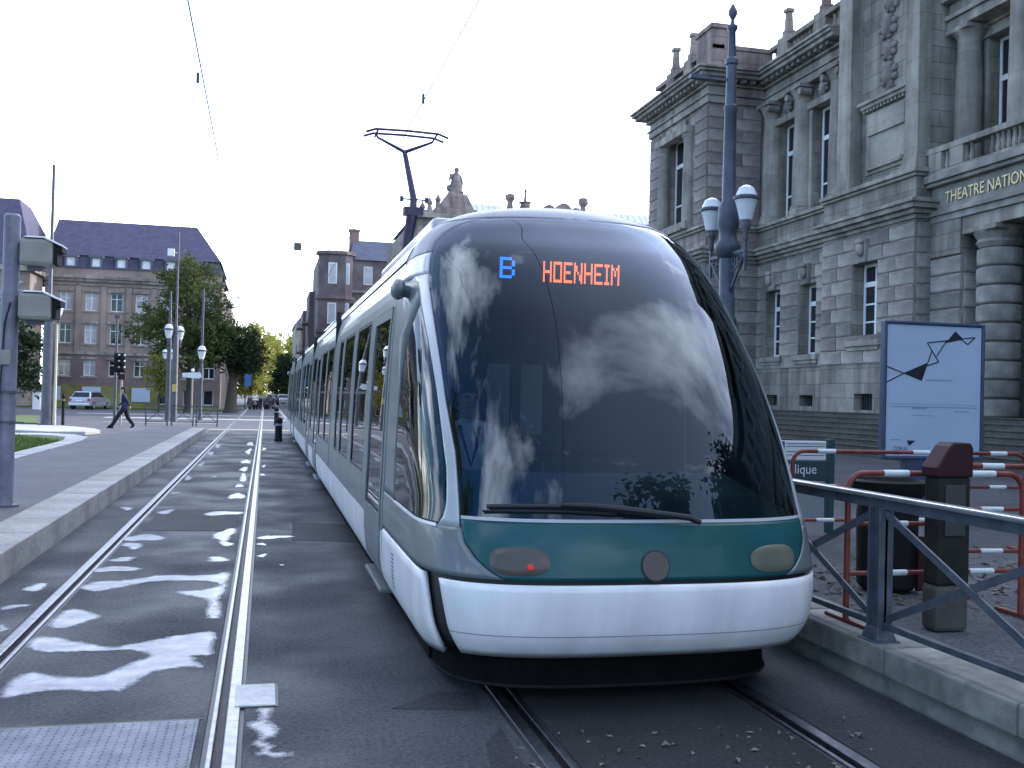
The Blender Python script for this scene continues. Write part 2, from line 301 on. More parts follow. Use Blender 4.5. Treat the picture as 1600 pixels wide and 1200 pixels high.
# ------------------------------------------------------------------ mesh helpers
class MB:
    def __init__(s): s.v = []; s.f = []; s.m = []
    def add(s, vs, fs, mi=0):
        o = len(s.v); s.v += [tuple(v) for v in vs]; s.f += [tuple(i+o for i in f) for f in fs]; s.m += [mi]*len(fs); return s
    def box(s, x0, x1, y0, y1, z0, z1, mi=0):
        return s.add([(x0,y0,z0),(x1,y0,z0),(x1,y1,z0),(x0,y1,z0),(x0,y0,z1),(x1,y0,z1),(x1,y1,z1),(x0,y1,z1)],
                     [(0,3,2,1),(4,5,6,7),(0,1,5,4),(1,2,6,5),(2,3,7,6),(3,0,4,7)], mi)
    def hexa(s, a, b, mi=0):      # bottom 4, top 4
        return s.add(list(a)+list(b), [(0,3,2,1),(4,5,6,7),(0,1,5,4),(1,2,6,5),(2,3,7,6),(3,0,4,7)], mi)
    def bar(s, p, q, w, h, mi=0, up=(0,0,1)):
        p, q = Vector(p), Vector(q); d = (q-p).normalized(); u = Vector(up)
        if abs(d.dot(u)) > .98: u = Vector((0,1,0))
        x = d.cross(u).normalized()*w/2; y = x.cross(d).normalized()*h/2
        return s.hexa([p-x-y, p+x-y, p+x+y, p-x+y], [q-x-y, q+x-y, q+x+y, q-x+y], mi)
    def tube(s, path, r, n=10, mi=0, cap=True):
        P = [Vector(p) for p in path]; rr = r if isinstance(r, (list, tuple)) else [r]*len(P); rings = []
        ref = None
        for i, p in enumerate(P):
            d = (P[min(i+1, len(P)-1)]-P[max(i-1, 0)]).normalized()
            if ref is None: ref = Vector((1,0,0)) if abs(d.x) < .9 else Vector((0,1,0))
            a = (ref-d*ref.dot(d)).normalized(); b = d.cross(a); ref = a
            rings.append([p+(a*cos(2*pi*k/n)+b*sin(2*pi*k/n))*rr[i] for k in range(n)])
        vs = [v for ring in rings for v in ring]; fs = []
        for i in range(len(P)-1):
            for k in range(n): fs.append((i*n+k, i*n+(k+1)%n, (i+1)*n+(k+1)%n, (i+1)*n+k))
        if cap: fs.append(tuple(reversed(range(n)))); fs.append(tuple((len(P)-1)*n+k for k in range(n)))
        return s.add(vs, fs, mi)
    def lathe(s, prof, c=(0,0,0), n=16, mi=0, a0=0):      # prof: (r,z)
        vs = []; fs = []
        for r, z in prof:
            for k in range(n): vs.append((c[0]+r*cos(a0+2*pi*k/n), c[1]+r*sin(a0+2*pi*k/n), c[2]+z))
        for i in range(len(prof)-1):
            for k in range(n): fs.append((i*n+k, i*n+(k+1)%n, (i+1)*n+(k+1)%n, (i+1)*n+k))
        fs.append(tuple(reversed(range(n)))); fs.append(tuple((len(prof)-1)*n+k for k in range(n)))
        return s.add(vs, fs, mi)
    def extrude(s, poly, p0, ax, bx, nx, mi=0):           # polygon (a,b) in plane ax,bx swept by nx
        ax, bx, nx, p0 = Vector(ax), Vector(bx), Vector(nx), Vector(p0); k = len(poly)
        vs = [p0+ax*a+bx*b for a, b in poly]; vs += [v+nx for v in vs]
        fs = [tuple(reversed(range(k))), tuple(range(k, 2*k))]+[(i, (i+1)%k, k+(i+1)%k, k+i) for i in range(k)]
        return s.add(vs, fs, mi)
    def ball(s, c, r, n=12, m=8, mi=0):
        rx, ry, rz = r if isinstance(r, (list, tuple)) else (r, r, r)
        vs = []; fs = []
        for i in range(m+1):
            t = pi*i/m
            for k in range(n): vs.append((c[0]+rx*sin(t)*cos(2*pi*k/n), c[1]+ry*sin(t)*sin(2*pi*k/n), c[2]-rz*cos(t)))
        for i in range(m):
            for k in range(n): fs.append((i*n+k, i*n+(k+1)%n, (i+1)*n+(k+1)%n, (i+1)*n+k))
        return s.add(vs, fs, mi)
    def mesh(s, name, mats, smooth=False):
        me = bpy.data.meshes.new(name); me.from_pydata(s.v, [], s.f)
        for m in (mats if isinstance(mats, (list, tuple)) else [mats]): me.materials.append(m)
        if any(s.m): me.polygons.foreach_set('material_index', s.m)
        bm = bmesh.new(); bm.from_mesh(me); bmesh.ops.recalc_face_normals(bm, faces=bm.faces); bm.to_mesh(me); bm.free()
        if smooth: me.polygons.foreach_set('use_smooth', [True]*len(me.polygons))
        me.update(); return me
    def build(s, name, mats, parent=None, smooth=False, bevel=0, **k):
        return put(name, s.mesh(name, mats, smooth), parent, bevel=bevel, autos=smooth, **k)

def put(name, me, parent=None, loc=None, rotz=None, bevel=0, autos=False, **k):
    o = bpy.data.objects.new(name, me); COL.objects.link(o)
    if parent is not None: o.parent = parent
    if loc: o.location = loc
    if rotz is not None: o.rotation_euler[2] = rotz
    if bevel:
        b = o.modifiers.new('bevel', 'BEVEL'); b.width = bevel; b.segments = 2; b.limit_method = 'ANGLE'; b.angle_limit = R(40)
    if autos and me is not None:
        try: me.set_sharp_from_angle(angle=R(38))
        except Exception: pass
    tag(o, **k); return o
def tag(o, label=None, cat=None, group=None, kind=None):
    if label: o['label'] = label
    if cat: o['category'] = cat
    if group: o['group'] = group
    if kind: o['kind'] = kind
    return o
def root(name, label, cat, loc=(0,0,0), rotz=0, group=None):
    o = bpy.data.objects.new(name, None); COL.objects.link(o); o.location = loc; o.rotation_euler[2] = rotz
    o.empty_display_size = .2
    return tag(o, label, cat, group)
def copy_tree(o, parent=None, **k):
    c = o.copy(); COL.objects.link(c); c.parent = parent
    for ch in o.children: copy_tree(ch, c)
    tag(c, **k); return c
def lerp(t, a, b): return a+(b-a)*t
def interp(x, pts):
    if x <= pts[0][0]: return pts[0][1]
    for (x0, y0), (x1, y1) in zip(pts, pts[1:]):
        if x <= x1: return lerp((x-x0)/(x1-x0), y0, y1)
    return pts[-1][1]
def text_mesh(s, size, name, extrude=.0):
    cu = bpy.data.curves.new(name, 'FONT'); cu.body = s; cu.size = size; cu.extrude = extrude; cu.resolution_u = 3
    o = bpy.data.objects.new(name+'_tmp', cu); COL.objects.link(o)
    dg = bpy.context.evaluated_depsgraph_get(); me = bpy.data.meshes.new_from_object(o.evaluated_get(dg))
    bpy.data.objects.remove(o); me.name = name; return me

# ------------------------------------------------------------------ ground, tracks, platforms
def ground_all():
    g = MB()
    g.add([(-1500,-600,-.02),(-2.2,-600,-.02),(-2.2,2400,-.02),(-1500,2400,-.02)], [(0,1,2,3)])
    g.add([(3.65,-600,-.02),(1500,-600,-.02),(1500,2400,-.02),(3.65,2400,-.02)], [(0,1,2,3)])
    g.add([(-2.2,-600,-.14),(3.65,-600,-.14),(3.65,2400,-.14),(-2.2,2400,-.14)], [(0,1,2,3)])
    g.build('ground', M_ROAD, kind='structure')
    # rails: gauge faces, side = +1 head lies at larger x
    faces = [(-1.585, -1), (-.150, 1), (1.3925, -1), (2.8275, 1)]
    HEAD, GRV, LIP, SEAL = .068, .045, .028, .022
    cuts = []
    for gx, sd in faces:
        a = gx+sd*(HEAD+SEAL); b = gx-sd*(GRV+LIP+SEAL); cuts.append((min(a,b), max(a,b)))
    xs = [-2.19]+[c for ab in cuts for c in ab]+[3.64]
    rd = MB()
    for i in (0, 2, 4): rd.box(xs[i], xs[i+1], -30, 46.5, -.13, 0)
    rd.build('track_road', M_ASPH, kind='structure', bevel=.006)
    rd = MB(); rd.box(xs[6], xs[7], -30, 46.5, -.13, 0); rd.build('tram_bed', asphalt('dark_track_bed', (.026, .026, .027), .5), kind='structure', bevel=.006)  # asphalt with a darker base colour between the tram's rails
    rd = MB(); rd.box(xs[8], xs[9], -30, 46.5, -.13, 0); rd.build('kerbside_bed', asphalt('dark_gutter', (.045, .048, .052), .45), kind='structure', bevel=.006)  # strip along the kerb, base colour moderately darker
    r2 = MB()
    for i in range(0, len(xs), 2): r2.box(xs[i], xs[i+1], 46.5, 420, -.13, 0)
    r2.build('street_road', M_ROAD, kind='structure')
    lab = ['outer left grooved rail of the empty track, beside the pale kerb', 'right grooved rail of the empty track, bright and wet',
           'left grooved rail running under the nose of the tram', 'right grooved rail under the tram, nearest the railing']
    for (gx, sd), lb in zip(faces, lab):
        t = root('tram_rail', lb, 'rail', (gx, 0, 0), group='grooved tram rails')
        def strip(nm, a, b, z0, z1, m, bev=0):
            x0, x1 = sorted((a*sd, b*sd)); mb = MB(); mb.box(x0, x1, -30, 200, z0, z1); return mb.build(nm, m, t, bevel=bev)
        strip('rail_head', 0, HEAD, -.12, .006, M_RAIL, .006)
        strip('groove', -GRV, -.0005, -.12, -.04, M_RAILD)
        strip('rail_lip', -GRV-LIP, -GRV-.0005, -.12, .003, M_RAIL, .005)
        strip('seal', HEAD+.0005, HEAD+SEAL-.0005, -.12, -.006, M_BITU)
        strip('seal', -GRV-LIP-SEAL+.0005, -GRV-LIP-.0005, -.12, -.008, M_BITU)
    # left platform: deck and kerb stones
    d = MB()
    d.hexa([(-4.75,-30,-.01),(-2.705,-30,-.01),(-2.705,40.2,-.01),(-4.75,40.2,-.01)],
           [(-4.75,-30,.262),(-2.705,-30,.262),(-2.705,40.2,.262),(-4.75,40.2,.262)])
    d.hexa([(-4.75,40.2,-.01),(-2.705,40.2,-.01),(-2.705,44.5,-.01),(-4.75,44.5,-.01)],
           [(-4.75,40.2,.262),(-2.705,40.2,.262),(-2.705,44.5,0.004),(-4.75,44.5,0.004)])
    deck = d.build('left_platform', M_ASPH2, kind='structure')
    mk = MB(); mk.box(-.26, .26, -.995, .995, -.12, .27); me = mk.mesh('kerb_stone', M_CONC)
    y = -11.0
    while y < 40:
        put('kerb_stone', me, deck, (-2.44+random.uniform(-.004,.004), y+1, random.uniform(-.004,.003)), bevel=.012); y += 2
    e = MB(); e.hexa([(-2.70,40.02,-.12),(-2.18,40.02,-.12),(-2.18,41.6,-.12),(-2.70,41.6,-.12)],
                     [(-2.70,40.02,.27),(-2.18,40.02,.27),(-2.18,41.6,.06),(-2.70,41.6,.06)])
    e.build('ramp_stone', M_CONC, deck)
    # lawn with its pale border
    lw = MB(); pts = [(-5.2,-12),(-5.2,29.2),(-5.55,31.5),(-6.4,32.6),(-9,32.3),(-14,31),(-16,30),(-16,-12)]
    lw.extrude(pts, (0,0,-.015), (1,0,0), (0,1,0), (0,0,.285)); lw.build('lawn', M_GRASS, kind='structure')
    bl = MB()
    for i in range(9000):
        x = -5.25-random.random()**1.5*7; yy = random.uniform(17, 32)
        if yy > 29 and x > -5.2-(yy-29)*.55: continue
        if yy > 32.2: continue
        a = random.uniform(0, pi); w = .02; h = random.uniform(.04, .10)
        bl.add([(x-w*cos(a), yy-w*sin(a), .268), (x+w*cos(a), yy+w*sin(a), .268), (x+random.uniform(-.03,.03), yy+random.uniform(-.03,.03), .268+h)], [(0,1,2)])
    bl.build('grass', M_BLADE, kind='stuff', label='short green grass on the lawn beside the left platform', cat='grass')
    path = [(-4.75,-12),(-4.75,29.4),(-4.95,31.8),(-5.6,33.3),(-6.6,33.9),(-9,33.2),(-14,31.6)]
    inn = [(-5.19,-12),(-5.19,29.2),(-5.5,31.45),(-6.0,32.35),(-6.5,32.66),(-9,32.36),(-14,31.06)]
    bd = root('lawn_border', 'pale stone border curving round the lawn on the left', 'kerb')
    for i in range(len(path)-1):
        n = 20 if i == 0 else 1
        for k in range(n):
            t0, t1 = k/n+.002, (k+1)/n-.002
            P = lambda a, b, t: (lerp(t, a[0], b[0]), lerp(t, a[1], b[1]))
            q = [P(path[i], path[i+1], t0), P(path[i], path[i+1], t1), P(inn[i], inn[i+1], t1), P(inn[i], inn[i+1], t0)]
            m = MB(); m.hexa([(*p, -.01) for p in q], [(*p, .285) for p in q]); m.build('border_stone', M_WPAVE, bd)
    # traffic island with rounded pale nose
    isl = MB(); pp = [(-6.2,39.2),(-5.9,40.6),(-6.3,42.2),(-7.4,44.2),(-9,45.6),(-22,46.4),(-22,41.2),(-9.2,40.2),(-7.4,38.8)]
    isl.extrude(pp, (0,0,-.015), (1,0,0), (0,1,0), (0,0,.15)); isl.build('traffic_island', M_WPAVE, kind='structure', bevel=.03)
    gl = MB(); gl.extrude([(-9.5,48),(-26,49),(-30,62),(-12,60)], (0,0,-.01), (1,0,0), (0,1,0), (0,0,.13)); gl.build('island_lawn', M_GRASS, kind='structure')
    gl = MB(); gl.extrude([(-1.9,94),(-3,88),(-26,90),(-26,95.0),(-2.5,101)], (0,0,-.01), (1,0,0), (0,1,0), (0,0,.13)); gl.build('verge_lawn', M_GRASS, kind='structure')
    # paved crossing strips over the street
    for y0, y1, m, x0, x1 in ((46.55, 47.6, mat('yellowish_paving', (.33,.31,.22), rough=.85, var=.12, vscale=12), -2.4, 3.6),
                      (62.5, 64.6, M_WPAVE, -9, 3.6), (72, 73.2, M_WPAVE, -12, 3.6), (55, 55.5, M_WPAVE, -8, -2.3)):
        c = MB(); c.box(x0, x1, y0, y1, -.015, .004); c.build('crossing_strip', m, kind='structure')
    # right platform: kerb course and dark plaza
    pl = MB(); pl.box(4.10, 70, -40, 75, -.015, .272); plaza = pl.build('right_plaza', M_PAVE, kind='structure')
    y = -8.01
    joints = [y+1.12*i for i in range(0, 44)]
    mk = MB(); mk.box(-.235, .235, -.553, .553, .115, .283); mu = mk.mesh('kerb_stone', M_CONCR)
    mk = MB(); mk.box(-.20, .20, -.5595, .5595, -.12, .1145); ml = mk.mesh('kerb_footing', M_CONCR)
    for j in joints:
        put('kerb_stone', mu, plaza, (3.86+random.uniform(-.006,.006), j+.56, random.uniform(-.004,.004)), bevel=.014)
        put('kerb_footing', ml, plaza, (3.87, j+.56, 0))
    # steel cover plate and pale box lid between the rails
    sp = root('steel_cover_plate', 'studded steel cover plate between the rails, front left', 'plate', (0,0,0))
    m = MB(); m.box(-1.50, -.285, 3.2, 5.58, -.02, .006); m.build('plate', M_PLATE, sp, bevel=.003)
    st = MB()
    for i in range(28):
        for k in range(54):
            x, yy = -1.48+i*.0436, 3.23+k*.0436; a = R(45) if (i+k) % 2 else R(-45); l = .013; w = .0042; c, s = cos(a), sin(a)
            P = lambda u, v, z: (x+u*c-v*s, yy+u*s+v*c, z)
            st.add([P(-l,0,.0062),P(0,-w,.0062),P(l,0,.0062),P(0,w,.0062),P(0,0,.0095)], [(0,1,4),(1,2,4),(2,3,4),(3,0,4)])
    so = st.build('studs', M_PLATE, sp); so['kind'] = 'stuff'
    m = MB(); m.box(-1.52, -.27, 5.585, 5.605, -.02, .004); m.build('joint_strip', M_BITU, sp)
    wp = root('box_lid', 'pale square track box lid beside the bright wet rail', 'cover')
    m = MB(); m.box(-.115, .105, 5.77, 6.18, -.02, .012); m.build('lid', mat('lid_white', (.66,.66,.64), rough=.7, var=.12, vscale=14, stain=.2, sscale=6), wp, bevel=.006)
    m = MB(); m.box(-.13, .12, 5.755, 6.195, -.02, .004); m.build('frame', M_BITU, wp)
    # dark repaired patches of asphalt
    for pts in ([(.35,12.2),(1.1,12.0),(1.15,13.6),(.4,13.9)], [(-1.4,13.1),(-.3,13.0),(-.3,15.2),(-1.4,15.4)], [(.72,5.62),(1.20,5.52),(1.24,5.85),(1.02,5.90),(.85,5.74)], [(1.02,4.35),(1.22,4.2),(1.24,5.2),(1.12,5.0)]):
        m = MB(); m.extrude(pts, (0,0,-.01), (1,0,0), (0,1,0), (0,0,.0135)); m.build('road_patch', asphalt('asphalt_patch', (.035,.036,.042), .3), kind='structure')
    # puddles
    polys = [
    [(-1.51,9.44),(-1.39,9.71),(-1.17,9.73),(-0.88,9.97),(-0.46,9.93),(-0.28,10.07),(-0.27,9.24),(-0.30,8.72),(-0.28,8.48),(-0.27,8.04),(-0.38,8.05),(-0.42,8.32),(-0.42,8.73),(-0.65,8.99),(-0.69,9.15),(-0.42,9.26),(-0.40,9.54),(-0.88,9.62),(-1.17,9.33),(-1.31,9.19),(-1.41,9.22)],
    [(-1.49,8.09),(-1.47,8.40),(-1.39,8.52),(-1.23,8.37),(-1.13,8.19),(-1.22,8.00),(-1.31,7.82),(-1.45,7.86)],
    [(-1.49,7.32),(-1.46,7.61),(-1.25,7.50),(-0.95,7.25),(-0.65,7.46),(-0.46,7.57),(-0.29,7.59),(-0.27,7.19),(-0.28,6.91),(-0.38,6.89),(-0.31,6.62),(-0.43,6.62),(-0.60,6.53),(-0.69,6.28),(-0.78,6.15),(-1.08,6.22),(-1.21,6.18),(-1.36,6.09),(-1.41,6.33),(-1.39,6.58),(-1.31,6.67),(-1.18,6.58),(-1.03,6.53),(-0.92,6.54),(-0.78,6.80),(-0.69,6.95),(-0.82,7.11),(-0.93,7.11),(-1.19,7.12),(-1.37,7.14)],
    [(0.00,5.72),(0.10,5.73),(0.08,5.55),(0.13,5.37),(0.12,5.26),(0.06,5.20),(0.11,5.10),(0.09,5.04),(0.19,5.01),(0.18,4.95),(0.09,4.94),(0.0,5.00),(0.02,5.08),(-0.03,5.15),(0.01,5.27),(-0.05,5.43),(-0.04,5.52),(0.01,5.54)]]
    ell = [(-1.31,12.47,0.20,0.36),(-1.35,11.84,0.12,0.27),(-1.34,10.90,0.16,0.13),(-1.33,10.33,0.18,0.21),(-1.85,9.44,0.11,0.17),(-1.85,8.64,0.10,0.12),(-0.42,10.83,0.15,0.15),(-0.53,14.89,0.24,0.29),(-0.42,12.68,0.15,0.49),(-0.38,11.94,0.10,0.19),(-0.40,17.34,0.12,0.61),(-0.37,21.05,0.09,0.91),(-0.40,23.29,0.12,0.55),(-0.40,25.76,0.11,0.90),(-0.40,30.24,0.10,1.25),(-1.87,15.51,0.11,0.23),(-1.30,15.09,0.14,0.26),(-1.38,24.78,0.10,0.51),(-1.40,20.82,0.09,0.58),(-1.40,17.82,0.07,0.21),(0.15,12.44,0.19,0.18),(0.01,11.87,0.05,0.12),(0.02,11.05,0.06,0.10),(0.21,10.44,0.03,0.05),(0.02,31.57,0.06,0.84),(0.02,24.26,0.05,0.39),(0.0,21.82,0.05,0.32),(-1.76,7.87,0.06,0.12),(-.41,34.5,.1,1.6),(-1.38,29,.1,1.1),(-1.38,33,.1,1.3),(-.40,19.2,.07,.4),(-.95,21.2,.06,.2)]
    rnd = random.Random(3)
    def rough_outline(poly):
        out = []
        k = len(poly)
        for i in range(k):
            p0, p1, p2, p3 = [Vector(poly[(i+d) % k]) for d in (-1, 0, 1, 2)]
            for s_ in range(6):
                t = s_/6
                c = .5*((2*p1)+(p2-p0)*t+(2*p0-5*p1+4*p2-p3)*t*t+(3*p1-p0-3*p2+p3)*t**3)
                ln = (p2-p1).length
                out.append((c.x+rnd.uniform(-1,1)*min(.012, ln*.05), c.y+rnd.uniform(-1,1)*min(.025, ln*.07)))
        return out
    for x, y, rx, ry in ell:
        k = 12; ph = rnd.uniform(0, 6); poly = []
        for i in range(k):
            a = 2*pi*i/k; q = 1+.24*sin(2*a+ph)+.16*sin(3*a+ph*2)+rnd.uniform(-.08,.08)
            poly.append((x+rx*q*cos(a), y+ry*q*sin(a)))
        polys.append(poly)
    for i, p in enumerate(polys):
        o = [Vector(q) for q in rough_outline(p)]; k = len(o)
        def inside(x, y):
            c = False
            for i_ in range(k):
                p1, p2 = o[i_], o[i_-1]
                if (p1.y > y) != (p2.y > y) and x < (p2.x-p1.x)*(y-p1.y)/(p2.y-p1.y)+p1.x: c = not c
            return c
        def rim(x, y):
            d = 9; q = Vector((x, y))
            for i_ in range(k):
                p1, p2 = o[i_], o[i_-1]; e = p2-p1; t = max(0, min(1, (q-p1).dot(e)/max(1e-9, e.length_squared))); d = min(d, (q-p1-e*t).length)
            return d
        x0, x1 = min(q.x for q in o), max(q.x for q in o); y0, y1 = min(q.y for q in o), max(q.y for q in o)
        sx, sy = max(.016, (x1-x0)/26), max(.02, (y1-y0)/30); pts = list(o); yy = y0
        while yy < y1:
            xx = x0+rnd.uniform(0, sx)
            while xx < x1:
                if inside(xx, yy) and rim(xx, yy) > .012: pts.append(Vector((xx, yy)))
                xx += sx
            yy += sy
        vo, eo, fo, *_ = delaunay_2d_cdt(pts, [(i_, (i_+1) % k) for i_ in range(k)], [], 1, 1e-5)
        me = bpy.data.meshes.new('puddle'); me.from_pydata([(v.x, v.y, .0042) for v in vo], [], [tuple(f) for f in fo]); me.materials.append(M_WATER)
        at = me.attributes.new('depth', 'FLOAT', 'POINT'); at.data.foreach_set('value', [min(1, rim(v.x, v.y)/min(.06, (x1-x0)*.24)) for v in vo])
        put('puddle', me, kind='structure')
    # fallen leaves behind the railing and under the tram's nose
    lf = MB(); rr = random.Random(11)
    for i in range(900):
        if i < 620: x = rr.uniform(3.9, 7.5); y = rr.gauss(7.6, .7); z = .275
        else:
            x = rr.uniform(1.15, 3.2); y = rr.uniform(3.2, 5.1); z = .002
            if any(abs(x-g) < .11 for g in (1.39, 2.83)): continue
            if rr.random() < .45: continue
        s = rr.uniform(.018, .05)*(1 if i < 620 else .55); a = rr.uniform(0, 6.28); ti = rr.uniform(0, .03)
        c, sn = cos(a)*s, sin(a)*s
        lf.add([(x-c, y-sn, z+.002), (x+sn*.6, y-c*.6, z+ti*.6), (x+c, y+sn, z+.004), (x-sn*.6, y+c*.6, z+ti)], [(0,1,2,3)])
    lf.build('fallen_leaves', M_DEAD, kind='stuff', label='dead leaves scattered on the ground behind the railing and under the tram', cat='leaves')
ground_all()

# ------------------------------------------------------------------ tram
CX = 2.11; YC = 7.69; YE = 41.6
#      z    w    n    L   p   q
ROWS = [(.22,1.12,5.55,0.9,3.0,4.2),(.30,1.18,5.40,1.0,3.0,4.2),(.45,1.22,5.30,1.05,3.0,4.4),(.66,1.23,5.27,1.1,3.0,4.6),
 (.90,1.23,5.31,1.15,3.0,4.4),(1.10,1.22,5.38,1.2,3.0,4.2),(1.40,1.215,5.50,1.3,3.0,3.9),(1.80,1.20,5.72,1.4,2.9,3.6),
 (2.20,1.18,6.00,1.5,2.8,3.3),(2.50,1.15,6.27,1.42,2.7,3.0),(2.70,1.10,6.50,1.19,2.6,2.8),(2.85,1.03,6.72,.97,2.5,2.6),
 (2.97,0.93,6.90,.79,2.4,2.4),(3.06,0.78,7.08,.61,2.3,2.2),(3.12,0.55,7.25,.44,2.2,2.1),(3.15,0.02,7.4,.29,2.2,2.0)]
def rowv(z, i):                       # smooth interpolation (Catmull-Rom in z)
    Z = [r[0] for r in ROWS]
    if z <= Z[0]: return ROWS[0][i]
    if z >= Z[-1]: return ROWS[-1][i]
    k = max(j for j in range(len(Z)) if Z[j] <= z); k = min(k, len(Z)-2)
    z0, z1 = Z[k], Z[k+1]; h = z1-z0; t = (z-z0)/h
    def sl(j):
        if j == 0: return (ROWS[1][i]-ROWS[0][i])/(Z[1]-Z[0])
        if j == len(Z)-1: return (ROWS[-1][i]-ROWS[-2][i])/(Z[-1]-Z[-2])
        a = (ROWS[j][i]-ROWS[j-1][i])/(Z[j]-Z[j-1]); b = (ROWS[j+1][i]-ROWS[j][i])/(Z[j+1]-Z[j])
        return 0 if a*b <= 0 else 2*a*b/(a+b)
    m0, m1 = sl(k)*h, sl(k+1)*h; v0, v1 = ROWS[k][i], ROWS[k+1][i]
    return (2*t**3-3*t*t+1)*v0+(t**3-2*t*t+t)*m0+(-2*t**3+3*t*t)*v1+(t**3-t*t)*m1
def W(z): return rowv(z, 1)
def S(u, z):
    w, n, L, p, q = [rowv(z, i) for i in range(1, 6)]; L = min(L, YC-n)
    sg = 1 if u >= 0 else -1; a = abs(u)
    if a <= 90:
        s, c = sin(R(a)), max(0, cos(R(a)))
        return Vector((CX+sg*w*s**(2/p), n+L-L*c**(2/q), z))
    return Vector((CX+sg*w, n+L+(a-90)/90*(YC-n-L), z))
def SN(u, z, off):
    p = S(u, z)
    if not off: return p
    du = (S(u+.5, z)-S(u-.5, z)); dz = S(u, min(z+.01, 3.149))-S(u, max(z-.01, .221))
    n = du.cross(dz)
    return p+n.normalized()*off if n.length > 1e-9 else p
def u_at(z, Y):
    w, n, L, p, q = [rowv(z, i) for i in range(1, 6)]; L = min(L, YC-n)
    if Y >= n+L: return 90+90*(Y-n-L)/max(1e-6, YC-n-L)
    c = ((n+L-Y)/L)**(q/2); return math.degrees(math.acos(max(0, min(1, c))))
def patch(name, b, z0, z1, nu, nz, m, parent, off=0.0, solid=.02, **k):
    """b(z) -> (u left, u right)"""
    mb = MB(); vs = []; fs = []
    for j in range(nz+1):
        z = lerp(j/nz, z0, z1); ul, ur = b(z)
        for i in range(nu+1): vs.append(SN(lerp(i/nu, ul, ur), z, off))
    for j in range(nz):
        for i in range(nu): a = j*(nu+1)+i; fs.append((a, a+1, a+nu+2, a+nu+1))
    me = bpy.data.meshes.new(name); me.from_pydata([tuple(v) for v in vs], [], fs); me.materials.append(m)
    me.polygons.foreach_set('use_smooth', [True]*len(fs)); me.update()
    o = put(name, me, parent, **k)
    if solid:
        s = o.modifiers.new('solid', 'SOLIDIFY'); s.thickness = solid; s.offset = -1
    return o
def disc(name, uc, zc, du, dz, m, parent, off=.004, e=2.6, n=28, rings=4):
    vs = [SN(uc, zc, off+.004)]; fs = []
    for r in range(1, rings+1):
        for k in range(n):
            a = 2*pi*k/n; c, s = cos(a), sin(a); f = r/rings
            vs.append(SN(uc+du*f*math.copysign(abs(c)**(2/e), c), zc+dz*f*math.copysign(abs(s)**(2/e), s), off+(.004 if r < rings else -.006)))
    for k in range(n): fs.append((0, 1+k, 1+(k+1) % n))
    for r in range(rings-1):
        for k in range(n): a = 1+r*n; fs.append((a+k, a+n+k, a+n+(k+1) % n, a+(k+1) % n))
    me = bpy.data.meshes.new(name); me.from_pydata([tuple(v) for v in vs], [], fs); me.materials.append(m)
    me.polygons.foreach_set('use_smooth', [True]*len(fs)); return put(name, me, parent)

